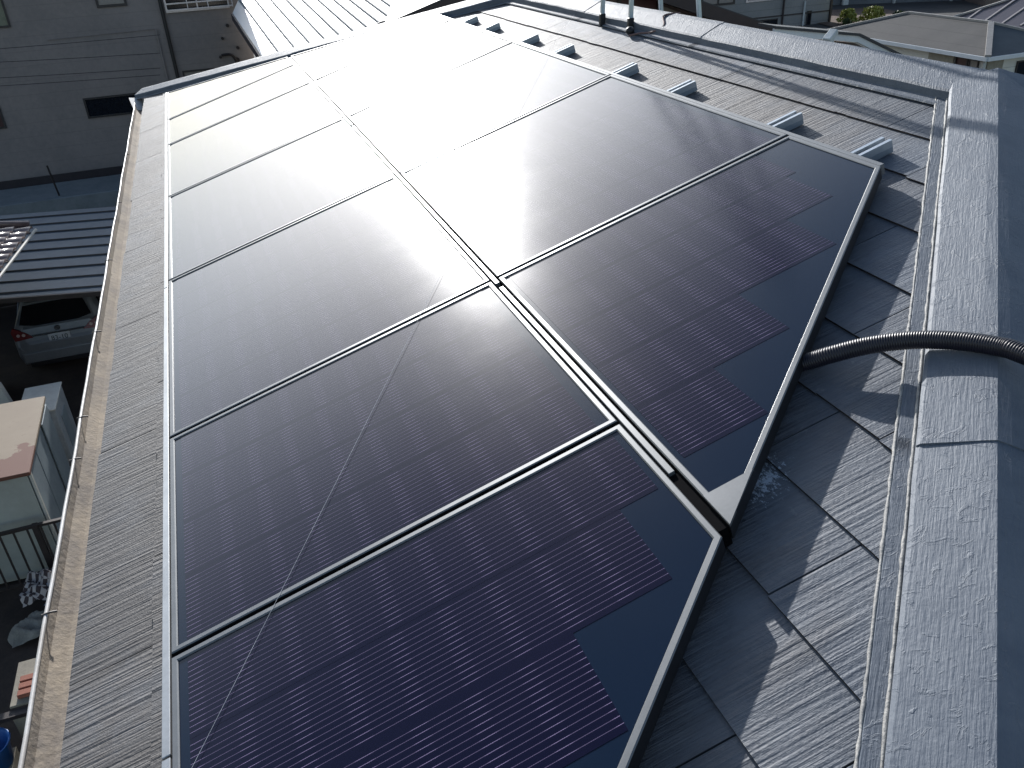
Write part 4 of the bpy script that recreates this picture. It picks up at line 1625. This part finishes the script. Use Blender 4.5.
mb.build("downpipe", M['verge'], g1)
mb = MB()
mb.tube([(37.8, 47.9, -5.2), (37.8, 47.9, -7)], .06, 6)
mb.build("pale_pipe", M['white_post'], g1)
mb = MB()
mb.box((25.0, 47.96, -5.95), (39.85, 47.99, -5.88))
mb.build("string_course", M['verge'], g1)

f1 = thing("panel_fence", "long dark grey panel fence with pale posts behind the bushes", "fence", (48, 53, -7.3))
d_ = Vector((47.0, 60.0, 0)) - Vector((40, 54, 0))
FA, FB = Vector((40.5, 58.5, -7.3)), Vector((64, 46.0, -7.3))
mb = MB()
mb.bar(FA + Vector((0, 0, 1.6)), FB + Vector((0, 0, 1.6)), .12, 3.2)
mb.build("panels", M['fence_grey'], f1)
for q_ in (.10, .27, .40, .55, .7):
    p_ = FA.lerp(FB, q_)
    mb = MB()
    mb.bar(p_ + Vector((-.1, -.2, 0)), p_ + Vector((-.1, -.2, 3.6)), .45 if q_ in (.10, .27) else .12, .2, (0, 1, 0))
    mb.build("fence_post", M['white_post'], f1)
mb = MB()
mb.box((-.0, 0, 0), (.1, .1, .1))
b1 = thing("brown_block_house", "small brown block house far off beside the grey fence", "house", (54, 50, -7.3))
mb = MB()
mb.hexa([(52.6, 47.6, -7.3), (55.4, 46.6, -7.3), (57.2, 51, -7.3), (54.5, 52, -7.3), (52.6, 47.6, -3.2), (55.4, 46.6, -3.2), (57.2, 51, -3.2), (54.5, 52, -3.2)])
mb.build("wall", M['brick'], b1)
mb = MB()
mb.hexa([(52.3, 47.3, -3.2), (55.7, 46.2, -3.2), (57.5, 51.3, -3.2), (54.2, 52.4, -3.2), (52.3, 47.3, -3.0), (55.7, 46.2, -3.0), (57.5, 51.3, -3.0), (54.2, 52.4, -3.0)])
mb.build("roof", M['dark_roof'], b1)
dv = Vector((55.4 - 52.6, 46.6 - 47.6, 0)).normalized()
window(b1, (53.0, 47.45, -5.8), dv, Z, 1.0, 1.3, dv.cross(Vector(Z)), M['window_dark'], M['window_frame'], .08)

# planting bed with bushes
g = MB()
g.face([(37.5, 40.5, -6.6), (45, 40, -6.6), (47, 52, -6.6), (40.2, 54, -6.6)])
structure(g, "planting_bed", plain("bed_soil", (.13, .08, .055), .95, 0, (.09, .06, .045), 1.5, .5, 10))


def bush(c, r_, hgt, n, mat, label, seed):
    rr_ = random.Random(seed)
    t = thing("bush", label, "bush", c, "bushes by the grey fence")
    mb = MB()
    for _ in range(n):
        q = rr_.uniform(0, 6.28)
        ph = rr_.random()
        rad_ = r_ * math.sqrt(rr_.random()) * (1 - .45 * ph) * (.8 + .3 * math.sin(3 * q + seed) + .15 * math.sin(7 * q))
        p = Vector((c[0] + rad_ * math.cos(q), c[1] + rad_ * math.sin(q), c[2] + .1 + hgt * ph * (1 - .35 * (rad_ / r_) ** 2)))
        d = Vector((rr_.gauss(0, 1), rr_.gauss(0, 1), rr_.gauss(.4, .8))).normalized()
        e = d.cross(Vector((rr_.gauss(0, 1), rr_.gauss(0, 1), rr_.gauss(0, 1)))).normalized()
        s_ = rr_.uniform(.06, .13)
        mb.face([p - d * s_, p + e * s_ * .5, p + d * s_, p - e * s_ * .5])
    mb.build("leaves", mat, t)
    mb = MB()
    for i in range(5):
        q = i * 1.256
        mb.tube([(c[0], c[1], c[2] - .05), (c[0] + r_ * .4 * math.cos(q), c[1] + r_ * .4 * math.sin(q), c[2] + hgt * .7)], .03, 5)
    mb.build("stem", M['wood'], t)


bush((40.3, 46.6, -6.6), .75, .75, 1100, M['leaf'], "yellow green bush, leftmost one on the brown bed", 1)
bush((41.3, 45.5, -6.6), .95, .9, 1700, M['leaf'], "largest yellow green bush, in the middle of the brown bed", 2)
bush((42.5, 44.6, -6.6), .6, .6, 700, M['leaf_dark'], "small dark green bush at the right end of the brown bed", 3)
bush((39.6, 45.9, -6.6), .35, .3, 300, M['leaf_dark'], "small dark plant close to the pale grey house", 5)

# a dark car far off on the right
fcr = thing("far_car", "dark car far off beside the brown block house, partly hidden by the hip roof", "car", (58, 47, -7.3))
ca, cb_ = Vector((57.0, 48.5, -7.3)), Vector((59.5, 45.2, -7.3))
dd = (cb_ - ca).normalized()
sd = Vector((dd.y, -dd.x, 0))


def cpt(l, s_, z_):
    return ca + dd * l + sd * s_ + Vector((0, 0, z_))


mb = MB()
mb.grid([[cpt(l, s_ * w__, z_) for s_, z_ in ((-1, .3), (-1, zb_), (1, zb_), (1, .3))] for l, w__, zb_ in ((0, .75, .6), (.1, .82, .85), (2, .85, .92), (3.9, .82, .8), (4.1, .7, .55))], True, True)
mb.build("body", M['verge'], fcr, bevel=.03)
mb = MB()
mb.grid([[cpt(l, s_ * w__, z_) for s_, z_ in ((-1, .85), (-.85, zt), (.85, zt), (1, .85))] for l, w__, zt in ((.4, .72, .95), (.9, .72, 1.45), (2.3, .72, 1.45), (3.0, .72, .95))], True, True)
mb.build("cabin", M['car_glass'], fcr)
for l in (.8, 3.3):
    for s_ in (-.78, .62):
        mb = MB()
        mb.tube([cpt(l, s_, .3), cpt(l, s_ + .16, .3)], .3, 14)
        mb.build("wheel", M['rubber'], fcr)
